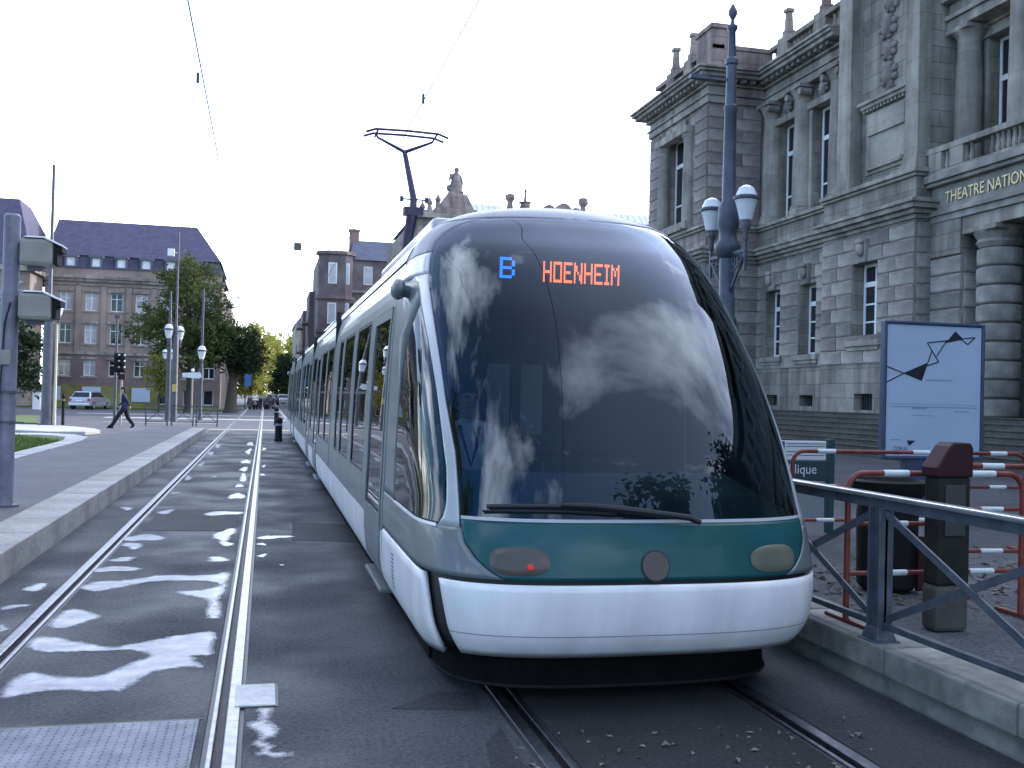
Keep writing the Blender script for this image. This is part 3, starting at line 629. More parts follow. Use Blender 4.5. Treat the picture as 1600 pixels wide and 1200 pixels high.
def make_tram():
    T = root('tram', 'long white and teal tram with rounded glass nose showing B and HOENHEIM', 'tram')
    cab = []
    GL = [(1.05,51),(1.4,51.5),(1.7,55.5),(2.1,58.5),(2.5,62),(2.7,64),(2.8,63),(2.88,58.5),(2.94,51),(2.98,40),(3.0,27),(3.006,14)]
    glb = lambda z: interp(z, GL)
    TL = [(.735,33),(.775,38.5),(.80,41),(.845,45),(.92,49.5),(1.0,51),(1.09,51.5)]
    BB = lambda z: interp(z, [(.28,52),(.45,58.5),(.72,64.5)])
    uf = lambda z: interp(z, [(1.0,64),(1.05,60.5),(1.12,58.5),(1.3,57.5),(1.7,60.5),(2.1,65),(2.5,71.5),(2.55,74)])
    ur = lambda z: u_at(z, interp(z, [(1.0,7.05),(1.06,7.13),(1.7,7.10),(2.4,6.8),(2.5,6.72),(2.55,6.66)]))
    # front
    bumper = patch('bumper', lambda z: (-BB(z), BB(z)), .295, .715, 48, 10, M_WHITE, T, solid=.04)
    cab.append(bumper)
    for sg in (-1, 1):
        cab.append(patch('corner_skirt', lambda z, s=sg: sorted((s*(BB(z)+12.5), s*179.5)), .255, .718, 30, 8, M_WHITE, T, solid=.03))
        cab.append(patch('corner_panel', lambda z, s=sg: sorted((s*(interp(z, TL)+.3), s*179.5)), .740, .998, 40, 10, M_GREY, T))
        cab.append(patch('windscreen_pillar', lambda z, s=sg: sorted((s*(glb(z)+1.2), s*uf(z))), .999, 2.55, 6, 34, M_SILV, T))
        cab.append(patch('rear_pillar', lambda z, s=sg: sorted((s*ur(z), s*179.5)), .999, 2.55, 10, 26, M_GREY, T))
        cab.append(patch('brow_panel', lambda z, s=sg: sorted((s*(glb(z)+1.2), s*179.5)), 2.551, 2.72, 26, 5, M_SILV, T))
        cab.append(patch('roof_rim', lambda z, s=sg: sorted((s*(glb(z)+1.6), s*179.5)), 2.724, 2.985, 26, 14, M_ROOFT, T))
        g = patch('side_window', lambda z, s=sg: sorted((s*(uf(z)+.6), s*(ur(z)-.6))), 1.012, 2.535, 18, 26, M_CGLASS, T, off=-.004, solid=0)
        cab.append(g)
        for a, b2, z0, z1 in ((lambda z: uf(z)-.2, lambda z: uf(z)+2.2, 1.0, 2.55), (lambda z: ur(z)-3.0, lambda z: ur(z)+.3, 1.0, 2.55),
                              (lambda z: uf(z)-.2, lambda z: ur(z)+.2, .99, 1.03)):
            cab.append(patch('window_seal', lambda z, s=sg: sorted((s*a(z), s*b2(z))), z0, z1, 8, 24, M_BLK, T, off=-.016, solid=0))
        # door sill highlight and lamps
        cab.append(patch('sill', lambda z, s=sg: sorted((s*(uf(1.0)+1), s*u_at(z, 7.05))), .985, 1.003, 16, 1, M_WHITE, T, off=.006, solid=0))
        nm = 'rear_light' if sg < 0 else 'headlight'
        fr = disc('lamp_surround', sg*29.2, .838, 10.8, .084, M_BLK, T, off=.002); cab.append(fr)
        ln = disc('headlight', sg*29.2, .838, 10.0, .075, M_LENS if sg < 0 else M_LENS2, T, off=.010); cab.append(ln)
    disc('tail_light', -25.2, .808, 1.3, .02, M_REDL, T, off=.0165, e=2.2, n=16)
    cab.append(patch('windscreen', lambda z: (-glb(z), glb(z)), 1.058, 3.004, 64, 72, M_SCREEN, T, solid=0))
    cab.append(patch('front_panel', lambda z: (-interp(z, TL), interp(z, TL)), .738, 1.045, 48, 14, M_TEAL, T))
    cab.append(patch('roof_nose', lambda z: (-179.5, 179.5), 2.99, 3.149, 72, 10, M_ROOFT, T))
    # dark backing seen in the joints
    cab.append(patch('joint_backing', lambda z: (-178, 178), .24, 1.052, 90, 12, M_BLK, T, off=-.045, solid=0))
    for sg in (-1, 1):
        cab.append(patch('screen_seal', lambda z, s=sg: sorted((s*(glb(z)-1.3), s*(glb(z)+2.2))), 1.05, 2.93, 5, 50, M_BLK, T, off=-.012, solid=0))
    cab.append(patch('screen_seal', lambda z: (-min(40, glb(z)+8), min(40, glb(z)+8)), 2.965, 3.0, 36, 4, M_BLK, T, off=-.012, solid=0))
    cab.append(patch('screen_sill', lambda z: (-51, 51), 1.043, 1.060, 48, 1, M_SILV, T, off=.004, solid=0))
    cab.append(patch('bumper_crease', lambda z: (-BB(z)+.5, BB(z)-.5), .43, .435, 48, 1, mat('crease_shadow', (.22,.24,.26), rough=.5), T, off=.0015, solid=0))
    # emblem
    def round_on(name, r, off, m):
        vs = []; n = 28; c = S(0, .815); du = (S(1, .815)-S(-1, .815)).normalized()
        for k in range(n):
            a = 2*pi*k/n; x = r*cos(a); z = .815+r*sin(a)
            # find u for x offset near the centre line
            w, p = rowv(z, 1), rowv(z, 4); s = (abs(x)/w)**(p/2); u = math.copysign(math.degrees(math.asin(min(1, s))), x)
            vs.append(SN(u, z, off))
        me = bpy.data.meshes.new(name); me.from_pydata([tuple(v) for v in vs], [], [tuple(range(n))]); me.materials.append(m)
        return put(name, me, T)
    cab.append(round_on('emblem_ring', .084, .006, M_BLK)); cab.append(round_on('emblem', .077, .010, M_LENS))
    # wiper
    wp = MB(); pts = [(-39,1.11),(-30,1.118),(-18,1.122),(-8,1.116)]
    wp.tube([SN(u, z, .03) for u, z in pts], .013, 8); w1 = wp.build('wiper', M_BLK, T, smooth=True)
    wp = MB(); wp.tube([SN(u, z, .045) for u, z in [(-16,1.126),(-8,1.12),(-2,1.10),(4,1.06),(6,1.035)]], [.012,.018,.02,.018,.016], 8); wp.build('wiper_arm', M_BLK, w1, smooth=True)
    wp = MB(); wp.tube([SN(u, z, .018) for u, z in [(-41,1.088),(-28,1.096),(-14,1.098),(-4,1.084)]], .008, 6); wp.build('wiper_blade', M_BLK, w1, smooth=True)
    # vent slots low on the corner skirt
    for sg in (-1, 1):
        vn = MB()
        for k in range(9):
            z = .40+k*.027; x = CX+sg*(W(z)+.001); vn.box(min(x, x-sg*.01), max(x, x-sg*.01), 6.98, 7.10, z, z+.012)
        vn.build('vent', M_BLK, T, kind='stuff')
    # rear-view camera pods
    for sg in (-1, 1):
        c = Vector((CX+sg*1.21, 7.25, 2.47)); mb = MB(); mb.ball(c, (.055, .13, .075), 14, 10)
        pod = mb.build('camera_pod', M_GREY, T, smooth=True); cab.append(pod)
        mb = MB(); mb.tube([c, c+Vector((-sg*.10, .02, -.02))], .045, 8); mb.build('bracket', M_GREY, pod)
    # apron and underframe
    ap = patch('apron', lambda z: (-120, 120), .222, .30, 60, 3, M_UNDER, T, off=-.03); cab.append(ap)
    mb = MB(); n = 40; vs = []; fs = []
    for k in range(n+1):
        q = S(lerp(k/n, -95, 95), .3); q = Vector((CX+(q.x-CX)*.90, q.y+.20, 0))
        vs += [(q.x, q.y, .09), (q.x, q.y+.02, .25), (q.x, q.y-.015, .075), (q.x, q.y-.015, .095)]
    for k in range(n): a = k*4; fs += [(a, a+4, a+5, a+1), (a+2, a+6, a+7, a+3)]
    mb.add(vs, fs); mb.build('obstacle_guard', M_UNDER, T); 
    mb = MB(); mb.tube([(v[0], v[1]-.012, .085) for v in vs[0::4]], .010, 6); mb.build('guard_edge', mat('guard_grey', (.02,.02,.02), rough=.9, spec=.1), T, smooth=True)
    mb = MB(); mb.box(CX-1.08, CX+1.08, 6.3, YE-1, .10, .30); mb.build('underframe', M_UNDER, T)
    for y in (8.6, 10.4, 19, 20.8, 30, 31.8):
        for sx in (-.755, .755):
            mb = MB(); c = (CX+sx, y, .29)
            for k in range(1): mb.tube([(c[0]-.06, y, .29), (c[0]+.06, y, .29)], .285, 20)
            mb.build('wheel', M_UNDER, T, smooth=True)
    # ---- passenger sections
    def sp(mb, y0, y1, z0, z1, sg, off=0.0, nz=4, th=.03, mi=0):
        vs = []; 
        for j in range(nz+1):
            z = lerp(j/nz, z0, z1); x = CX+sg*(W(z)+off); xi = x-sg*th
            vs += [(x, y0, z), (x, y1, z), (xi, y1, z), (xi, y0, z)]
        fs = []
        for j in range(nz):
            a = j*4
            for k in range(4): fs.append((a+k, a+(k+1) % 4, a+4+(k+1) % 4, a+4+k))
        fs += [(0,1,2,3), (nz*4, nz*4+1, nz*4+2, nz*4+3)]
        mb.add(vs, fs, mi)
    mods = [(7.72+6.76*i, 7.72+6.76*(i+1)-.10) for i in range(5)]
    for mi, (a, b) in enumerate(mods):
        for sg in (-1, 1):
            # openings: (y0,y1,kind)
            ops = [(a+.12, a+1.34, 'd'), (a+1.74, a+3.14, 'w'), (a+3.56, a+4.86, 'w'), (a+5.16, a+5.76, 'w')]
            if mi % 2: ops = [(a+.15, a+1.5, 'w'), (a+1.8, a+3.15, 'w'), (a+3.5, a+4.72, 'd'), (a+5.05, a+6.4, 'w')]
            doors = [o for o in ops if o[2] == 'd']
            y = a; cuts = []
            for o in doors: cuts.append((y, o[0])); y = o[1]
            cuts.append((y, b))
            for c0, c1 in cuts:
                if c1-c0 < .05: continue
                mb = MB(); sp(mb, c0+.012, c1-.012, .255, .69, sg, nz=6); mb.build('skirt_panel', M_WHITE, T, smooth=True)
            mb = MB()
            for c0, c1 in cuts:
                if c1-c0 > .05: sp(mb, c0, c1, .705, 1.0, sg, nz=3)
            sp(mb, a, b, 2.40, 2.72, sg, nz=4)
            y = a
            for o in ops: sp(mb, y, o[0], 1.0, 2.40, sg, nz=8); y = o[1]
            sp(mb, y, b, 1.0, 2.40, sg, nz=8)
            mb.build('side_frame', M_GREY, T)
            for o in ops:
                if o[2] == 'w':
                    mb = MB(); sp(mb, o[0]+.03, o[1]-.03, 1.03, 2.37, sg, off=-.012, nz=8, th=.012); w_ = mb.build('window', M_TGLASS, T, smooth=True)
                    mb = MB(); sp(mb, o[0], o[1], 1.0, 1.03, sg, off=-.004, nz=1); sp(mb, o[0], o[1], 2.37, 2.40, sg, off=-.004, nz=1)
                    sp(mb, o[0], o[0]+.03, 1.03, 2.37, sg, off=-.004, nz=6); sp(mb, o[1]-.03, o[1], 1.03, 2.37, sg, off=-.004, nz=6)
                    mb.build('gasket', M_BLK, w_)
                    if sg < 0: 
                        mb = MB(); sp(mb, o[0]+.03, o[1]-.03, 1.72, 1.745, sg, off=-.010, nz=1, th=.016); mb.build('transom', M_BLK, w_)
                else:
                    mb = MB(); sp(mb, o[0]+.01, o[0]+.075, .35, 2.39, sg, off=.008, nz=10); sp(mb, o[1]-.075, o[1]-.01, .35, 2.39, sg, off=.008, nz=10)
                    sp(mb, o[0]+.075, o[1]-.075, .35, .80, sg, off=.008, nz=5); sp(mb, o[0]+.075, o[1]-.075, 2.31, 2.39, sg, off=.008, nz=1)
                    d = mb.build('door', M_GREY, T)
                    mb = MB(); sp(mb, o[0]+.08, o[1]-.08, .82, 2.30, sg, off=-.004, nz=8, th=.012); mb.build('door_glass', M_TGLASS, d, smooth=True)
                    mb = MB(); x0 = CX+sg*1.10; x1 = CX+sg*1.215; mb.box(min(x0,x1), max(x0,x1), o[0]+.02, o[1]-.02, .20, .235); mb.build('door_step', mat('step_alu', (.14,.15,.16), rough=.6), d, bevel=.008)
            mb = MB(); sp(mb, a+.01, b-.01, 2.735, 2.83, sg, off=.012, nz=3); mb.build('gutter_rail', M_SILV, T)
        # roof fairing with a dark slot along its foot
        mb = MB(); vs = []; fs = []; zs = [2.86, 2.92, 2.98, 3.03, 3.08, 3.115, 3.138, 3.147]; prof = [(-W(z), z) for z in zs]+[(W(z), z) for z in reversed(zs)]
        k = len(prof)
        for yy in (a+.015, b-.015): vs += [(CX+x, yy, z) for x, z in prof]
        fs = [(i, i+1, k+i+1, k+i) for i in range(k-1)]+[tuple(range(k)), tuple(range(k, 2*k))]
        mb.add(vs, fs); mb.build('roof_fairing', M_WHITE, T, smooth=True)
        mb = MB(); mb.box(CX-.97, CX+.97, a, b, 2.74, 2.87); mb.build('roof_slot', M_BLK, T)
        if mi % 2 == 0:
            mb = MB(); mb.box(CX-.72, CX+.72, a+1.2, b-1.4, 3.10, 3.30); mb.build('roof_equipment', M_SILV, T, bevel=.05)
        mb = MB(); mb.box(CX-1.14, CX+1.14, b+.003, b+.097, .3, 2.9); 
        if mi < 4:
            bw = MB()
            for q in range(3):
                yy = b+.012+q*.027
                bw.box(CX-1.17, CX-1.10, yy, yy+.02, .3, 2.85); bw.box(CX+1.10, CX+1.17, yy, yy+.02, .3, 2.85); bw.box(CX-1.0, CX+1.0, yy, yy+.02, 2.85, 2.98)
            bw.build('bellows', M_BLK, T)
    # floor, ceiling and simple seats
    mb = MB(); mb.box(CX-1.15, CX+1.15, 6.2, YE-.3, .31, .37); mb.build('floor', M_INT, T)
    mb = MB(); mb.box(CX-1.02, CX+1.02, 7.8, YE-.3, 2.62, 2.66); mb.build('ceiling', mat('ceiling_pale', (.4,.42,.42), rough=.7), T)
    ms = MB(); ms.box(-.21, .21, -.2, .2, .40, .47); ms.hexa([(-.21,.16,.47),(.21,.16,.47),(.21,.22,.47),(-.21,.22,.47)], [(-.19,.24,1.05),(.19,.24,1.05),(.19,.30,1.05),(-.19,.30,1.05)])
    ms.box(-.05, .05, -.05, .05, 0, .40); sm = ms.mesh('passenger_seat', M_SEAT)
    for y in [9.7+i*.85 for i in range(28)]:
        for sx in (-.85, -.4, .4, .85):
            if int(y*10) % 4 == 1: continue
            put('passenger_seat', sm, T, (CX+sx, y, .37), bevel=.02)
    # cab interior: partition with two panes, dashboard, driver's seat, LED board
    def pbox(nm, x0, x1, y0, y1, z0, z1, m, bev=0): mb = MB(); mb.box(x0, x1, y0, y1, z0, z1); return mb.build(nm, m, T, bevel=bev)
    mb = MB()
    for x0, x1, z0, z1 in ((CX-1.1,CX+1.1,.37,1.45),(CX-1.0,CX+1.0,1.98,2.62),(CX-1.1,1.62,1.45,1.98),(1.80,1.88,1.45,1.98),(2.06,CX+1.1,1.45,1.98)): mb.box(x0, x1, 7.52, 7.57, z0, z1)
    pt = mb.build('partition', mat('partition', (.075,.085,.11), rough=.6), T)
    mb = MB(); mb.box(1.62, 1.80, 7.535, 7.55, 1.45, 1.98); mb.build('pane', mat('frosted_pane', (.36,.40,.40), rough=.4), pt)
    mb = MB(); mb.box(1.88, 2.06, 7.535, 7.55, 1.45, 1.98); mb.build('pane', MATS['frosted_pane'], pt)
    mb = MB(); vs = []; fs = []; n = 30
    for k in range(n+1):
        u = lerp(k/n, -56, 56); p = SN(u, 1.07, -.05); vs += [tuple(p), (CX+(p.x-CX)*.86, min(p.y+.75, 6.75), 1.26), (CX+(p.x-CX)*.84, min(p.y+.80, 6.8), 1.0), (p.x, p.y, .95)]
    for k in range(n): a = 4*k; fs += [(a, a+4, a+5, a+1), (a+1, a+5, a+6, a+2)]
    mb.add(vs, fs); mb.build('dashboard', M_DASH, T, smooth=True)
    pbox('console', CX-.45, CX+.35, 6.35, 6.75, .95, 1.36, mat('console_dark', (.03,.035,.04), rough=.5), .05)
    st = pbox('driver_seat', 1.16, 1.60, 6.90, 7.34, .80, .92, M_SEAT, .05)
    mb = MB(); mb.hexa([(1.18,7.26,.92),(1.58,7.26,.92),(1.58,7.34,.92),(1.18,7.34,.92)], [(1.22,7.32,1.62),(1.54,7.32,1.62),(1.54,7.39,1.62),(1.22,7.39,1.62)]); mb.build('backrest', M_SEAT, st, bevel=.04)
    mb = MB(); mb.box(1.30, 1.46, 7.05, 7.2, .37, .80); mb.build('pedestal', M_UNDER, st)
    board = pbox('display_board', CX-.75, CX+.62, 6.86, 6.90, 2.36, 2.78, mat('board_black', (.010,.011,.016), rough=.5), .01)
    F = {'H':['10001','10001','10001','11111','10001','10001','10001'],'O':['11111','10001','10001','10001','10001','10001','11111'],
         'E':['11111','10000','10000','11110','10000','10000','11111'],'N':['10001','11001','11001','10101','10011','10011','10001'],
         'I':['111','010','010','010','010','010','111'],'M':['10001','11011','10101','10101','10001','10001','10001'],'B':['11110','10001','10001','11110','10001','10001','11110']}
    def led(txt, x, z, pw, ph, m, nm, y=6.852):
        mb = MB()
        for ch in txt:
            g = F[ch]
            for r, row in enumerate(g):
                for c, v in enumerate(row):
                    if v == '1':
                        xx = x+c*pw; zz = z-r*ph
                        mb.add([(xx-pw*.46, y, zz-ph*.46), (xx+pw*.46, y, zz-ph*.46), (xx+pw*.46, y, zz+ph*.46), (xx-pw*.46, y, zz+ph*.46)], [(0,1,2,3)])
            x += (len(g[0])+1)*pw
        mb.build(nm, m, board)
    led('HOENHEIM', LED_X, LED_Z, .0124, .0208, M_LEDO, 'destination_text')
    led('B', LED_X-.305, LED_Z+.012, .0215, .0208, M_LEDB, 'line_letter')
    mb = MB(); mb.box(1.20, 3.02, 6.95, 7.5, 2.60, 2.64); mb.build('cab_ceiling', M_INT, T)
    # pantograph
    pg = MB(); pg.box(1.75, 2.5, 16.6, 18.1, 3.14, 3.30); base = pg.build('pantograph', M_PANT, T, bevel=.02)
    pg = MB(); pg.tube([(2.13,17.7,3.28),(2.14,16.4,4.0),(2.15,15.75,4.58)], [.085,.075,.095], 10); pg.box(2.00, 2.30, 15.65, 15.85, 4.50, 4.62); pg.build('lower_arm', M_PANT, base, smooth=False)
    pg = MB(); pg.tube([(2.15,15.75,4.56),(2.17,15.85,4.78),(2.05,16.15,5.56)], [.06,.055,.04], 10); pg.tube([(1.98,15.8,4.76),(2.36,15.8,4.76)], .014, 6); pg.box(1.95, 2.0, 15.77, 15.83, 4.72, 4.80); pg.box(2.34, 2.39, 15.77, 15.83, 4.72, 4.80); pg.build('upper_arm', M_PANT, base)
    pg = MB(); pg.tube([(2.05,16.15,5.57),(1.60,16.0,5.73),(1.57,16.0,5.80)], [.032,.02,.016], 8); pg.tube([(2.05,16.15,5.57),(2.46,16.0,5.72),(2.50,16.0,5.80)], [.032,.02,.016], 8)
    pg.tube([(1.58,15.78,5.79),(1.58,16.22,5.79)], .018, 6); pg.tube([(2.50,15.78,5.79),(2.50,16.22,5.79)], .018, 6); pg.build('yoke', M_PANT, base)
    for yy, zz in ((15.78, 5.77), (16.22, 5.81)):
        pg = MB(); pg.tube([(1.40,yy,zz-.02),(1.55,yy,zz+.035),(2.05,yy,zz+.045),(2.52,yy,zz+.035),(2.68,yy,zz-.02)], .02, 8); pg.build('contact_strip', M_PANT, base, smooth=True)
    # rear cab: the same shell turned round at the far end
    ysum = YC+YE
    for o in cab:
        c = o.copy(); COL.objects.link(c); c.parent = T; c.rotation_euler[2] = pi; c.location = (2*CX, ysum, 0)
    return T
LED_X, LED_Z = 1.86, 2.665
make_tram()

# ------------------------------------------------------------------ theatre
def wall_x(mb, x0, x1, y0, y1, z0, z1, ops, mi=0):
    """slab between x0..x1 with rectangular openings (ya,yb,za,zb)"""
    ys = sorted({y0, y1, *[v for o in ops for v in o[:2] if y0 < v < y1]}); zs = sorted({z0, z1, *[v for o in ops for v in o[2:] if z0 < v < z1]})
    for j in range(len(zs)-1):
        run = None
        for i in range(len(ys)-1):
            cy, cz = (ys[i]+ys[i+1])/2, (zs[j]+zs[j+1])/2
            hole = any(o[0] < cy < o[1] and o[2] < cz < o[3] for o in ops)
            if not hole: run = (run[0] if run else ys[i], ys[i+1])
            if (hole or i == len(ys)-2) and run: mb.box(x0, x1, run[0], run[1], zs[j], zs[j+1], mi); run = None
_bl = MB(); _c = .12
_bl.add([(0,-.5,-.5),(0,.5,-.5),(0,.5,.5),(0,-.5,.5),(-.75,-.5,-.5),(-.75,.5,-.5),(-.75,.5,.5),(-.75,-.5,.5),(-1,-.47,-.42),(-1,.47,-.42),(-1,.47,.42),(-1,-.47,.42)],
        [(0,1,5,4),(1,2,6,5),(2,3,7,6),(3,0,4,7),(4,5,9,8),(5,6,10,9),(6,7,11,10),(7,4,8,11),(8,9,10,11)])
BLK = [_bl.mesh('stone_block', m) for m in (M_BLOCK, M_BLOCK2)]
BLK_N = [0]
def blocks(parent, X, y0, y1, z0, z1, ops, nc, ln, proud=.05, axis='x', kind=0, gap=.03):
    """courses of chamfered blocks on the face x = X (or y = X when axis is 'y')"""
    rr = random.Random(int(X*100+y0*7)); h = (z1-z0)/nc
    for c in range(nc):
        za, zb = z0+c*h, z0+(c+1)*h; zc = (za+zb)/2
        segs = [(y0, y1)]
        for o in ops:
            if o[2] < zc < o[3]:
                ns = []
                for a, b in segs:
                    if o[1] <= a or o[0] >= b: ns.append((a, b)); continue
                    if o[0] > a: ns.append((a, o[0]))
                    if o[1] < b: ns.append((o[1], b))
                segs = ns
        for a, b in segs:
            n = max(1, round((b-a)/ln)); off = .28*ln if (c % 2 and n > 1) else 0
            cut = [a]+[min(b-.25, a+(b-a)*k/n+off*(1 if k < n else 0)) for k in range(1, n)]+[b]
            for p, q in zip(cut, cut[1:]):
                if q-p < .12: continue
                o = bpy.data.objects.new('stone_block', BLK[1 if (kind == 2 or (kind == 1 and rr.random() < .4)) else 0]); COL.objects.link(o); o.parent = parent; BLK_N[0] += 1
                if axis == 'x': o.location = (X, (p+q)/2, zc); o.scale = (proud*rr.uniform(.85,1.1), q-p-gap, h-gap)
                else: o.location = ((p+q)/2, X, zc); o.rotation_euler[2] = pi/2; o.scale = (proud*rr.uniform(.85,1.1), q-p-gap, h-gap)

def theatre():
    T = root('theatre', 'grey sandstone theatre with columns and carved letters THEATRE NATIONAL, right', 'theatre', (0,0,0))
    XB = 26.0
    wins = []     # (X plane of sash, y0,y1,z0,z1)
    # ---- flight of steps in front
    st = root('entrance_steps', 'dark wide stone steps in front of the theatre', 'steps')
    for i in range(8):
        mb = MB(); mb.box(16.75+i*.34, 16.75+(i+1)*.34-.003, -30, 39.36, .26, .27+(i+1)*.155-.035); mb.box(16.72+i*.34, 16.75+(i+1)*.34-.003, -30, 39.36, .2705+(i+1)*.155-.035, .27+(i+1)*.155); 
        mb.build('step', M_STEP, st, bevel=.01)
    # ---- main bay (between pavilion and pier) and its mirror beyond the frame
    def bay(y0, y1, wc, cols, vis):
        gw = [(c+.25-.62, c+.25+.62, 3.65, 6.35) for c in wc]; uw = [(c-.72, c+.72, 9.3, 13.2) for c in wc]; bw = [(c+.25-.5, c+.25+.5, 1.68, 2.1) for c in wc]
        mb = MB()
        wall_x(mb, 20.0, 20.85, y0, y1, 1.5, 3.12, bw); wall_x(mb, 20.0, 20.85, y0, y1, 3.12, 7.6, gw)
        wall_x(mb, 20.45, 21.2, y0, y1, 9.15, 14.2, uw); mb.box(20.0, XB, y0, y1, 7.6, 9.149)
        mb.build('wall', M_STONE, T)
        if vis: blocks(T, 20.0, y0, y1, 3.15, 7.5, [(a-.02, b+.02, c, d+.02) for a, b, c, d in gw], 9, 1.15, kind=1)
        for a, b, c, d in gw: wins.append((20.42, a, b, c, d, 2)); sill_head(20.0, a, b, c, d, 1)
        for a, b, c, d in uw: wins.append((20.74, a, b, c, d, 1))
        for a, b, c, d in bw: wins.append((20.4, a, b, c, d, 0))
        for a, b, c, d in uw:
            mb = MB(); mb.box(20.30, 20.4495, a-.24, a-.03, c, d); mb.box(20.30, 20.4495, b+.03, b+.24, c, d); mb.box(20.22, 20.4495, a-.3, b+.3, d, d+.28); mb.box(20.25, 20.4495, a-.3, b+.3, c-.14, c-.003); mb.build('window_surround', M_STONE2, T, bevel=.02)
            mb = MB(); rosette(mb, 20.33, (a+b)/2, d+.62, .34); mb.build('carving', M_BLOCK2, T, smooth=True)
        for y in cols:
            mb = MB(); mb.lathe([(.56,9.16),(.56,9.34),(.50,9.40),(.53,9.48),(.45,9.54),(.45,10.5),(.43,12.0),(.385,13.55),(.41,13.6),(.385,13.66),(.44,13.78),(.50,13.95),(.60,14.08),(.60,14.20)], (20.36, y, 0), 20); c_ = mb.build('column', M_STONE2, T, smooth=True)
            mb = MB(); mb.box(19.76, 20.4, y-.62, y+.62, 14.06, 14.195); 
            for s_ in (-1, 1):
                mb.tube([(19.80, y+s_*.50, 13.9), (20.3, y+s_*.50, 13.9)], .14, 10)
            mb.build('capital', M_BLOCK2, c_, bevel=.01)
    def rosette(mb, x, y, z, r):
        rr = random.Random(int(y*100+z*10))
        mb.ball((x, y, z), (.16, r*.55, r*.7), 12, 8)
        for k in range(7):
            a = 2*pi*k/7; mb.ball((x+.03, y+cos(a)*r*.75, z+sin(a)*r*.62), (.10, r*.3*rr.uniform(.8,1.2), r*.26*rr.uniform(.8,1.3)), 8, 6)
    def sill_head(X, a, b, c, d, carve):
        mb = MB(); mb.box(X-.16, X+.02-.0, a-.28, b+.28, c-.22, c-.02); mb.box(X-.10, X, a-.18, b+.18, c-.36, c-.22); mb.build('window_sill', M_STONE2, T, bevel=.02)
        if carve:
            mb = MB(); mb.hexa([(X-.14,(a+b)/2-.18,d-.02),(X+.0,(a+b)/2-.18,d-.02),(X+.0,(a+b)/2+.18,d-.02),(X-.14,(a+b)/2+.18,d-.02)], [(X-.22,(a+b)/2-.28,d+.75),(X+0,(a+b)/2-.28,d+.75),(X+0,(a+b)/2+.28,d+.75),(X-.22,(a+b)/2+.28,d+.75)])
            ks = mb.build('keystone', M_BLOCK, T, bevel=.03)
            mb = MB(); mb.ball((X-.24, (a+b)/2, d+.42), (.12, .19, .25), 12, 8); mb.ball((X-.28, (a+b)/2, d+.36), (.09, .06, .09), 8, 6); mb.ball((X-.24, (a+b)/2, d+.66), (.13, .24, .12), 10, 6); mb.build('mask', M_BLOCK2, ks, smooth=True)
    bay(33.2, 39.36, [37.75, 35.0], [38.95, 36.4, 33.75], True)
    # ---- pier with pilasters and niche panel
    def pier(y0, y1, vis, m=1):
        yc = (y0+y1)/2; gw = [(yc-.72, yc+.72, 3.95, 6.55)]; bw = [(yc-.55, yc+.55, 1.6, 2.15)]
        mb = MB(); wall_x(mb, 19.4, 20.3, y0, y1, 1.5, 3.12, bw); wall_x(mb, 19.4, 20.3, y0, y1, 3.12, 7.6, gw); mb.box(19.4, XB, y0, y1, 7.6, 9.149); mb.box(19.85, XB, y0+.02, y1-.02, 9.15, 17.2); mb.build('wall', M_STONE, T)
        if vis:
            blocks(T, 19.4, y0, y1, 3.15, 7.5, [(a-.02, b+.02, c, d+.02) for a, b, c, d in gw], 9, 1.2, kind=1)
            blocks(T, y0-.001, 19.45, 20.0, 3.15, 7.5, [], 9, 1.2, proud=.045, axis='y')
        for w in gw: wins.append((19.82, *w, 2)); sill_head(19.4, *w, 1)
        for w in bw: wins.append((19.75, *w, 0))
        for a, b in ((y0, y0+.68), (y1-1.6, y1-.8)):
            mb = MB(); mb.box(19.4, 19.849, a, b, 9.62, 16.75); p_ = mb.build('pilaster', M_STONE2, T, bevel=.015)
            mb = MB(); mb.box(19.30, 19.849, a-.09, b+.09, 9.155, 9.33); mb.box(19.34, 19.849, a-.05, b+.05, 9.33, 9.48); mb.box(19.37, 19.849, a-.02, b+.02, 9.48, 9.619); mb.build('pilaster_base', M_STONE2, p_, bevel=.02)
            mb = MB(); mb.box(19.35, 19.849, a-.05, b+.05, 16.751, 16.95); mb.box(19.28, 19.849, a-.10, b+.10, 16.95, 17.195); mb.build('pilaster_capital', M_BLOCK2, p_, bevel=.02)
        na, nb = y0+.95, y1-1.95
        mb = MB(); mb.box(19.78, 19.849, na, nb, 9.6, 11.7); mb.box(19.70, 19.849, na+.2, nb-.2, 10.9, 11.6); mb.build('niche_panel', M_STONE2, T, bevel=.02)
        mb = MB(); mb.box(19.62, 19.849, na-.12, nb+.12, 11.85, 11.98); mb.box(19.54, 19.849, na-.2, nb+.2, 11.98, 12.10)
        k = na
        while k < nb: mb.box(19.66, 19.849, k, k+.09, 11.74, 11.85); k += .2
        mb.build('niche_cornice', M_STONE2, T)
        mb = MB(); rosette(mb, 19.78, (na+nb)/2, 12.75, .5); rosette(mb, 19.78, (na+nb)/2, 13.55, .42); rosette(mb, 19.78, (na+nb)/2+.1, 14.35, .5); rosette(mb, 19.78, (na+nb)/2-.1, 15.1, .4); rosette(mb, 19.80, (na+nb)/2-.1, 12.25, .22); mb.build('carved_trophy', M_BLOCK2, T, smooth=True)
        mb = MB(); mb.box(19.66, 19.849, na+.25, nb-.25, 9.72, 9.82); mb.ball((19.72, na+.28, 9.78), .10, 8, 6); mb.ball((19.72, nb-.28, 9.78), .10, 8, 6); mb.build('scroll', M_STONE2, T)
    pier(27.8, 33.18, True)
    # ---- portico (partly out of frame)
    py0, py1 = 14.0, 27.78
    lw = [(19.6+2.75*k-.5+.0, 19.6+2.75*k+.55+.35, 9.15, 13.0) for k in range(-1, 3)]
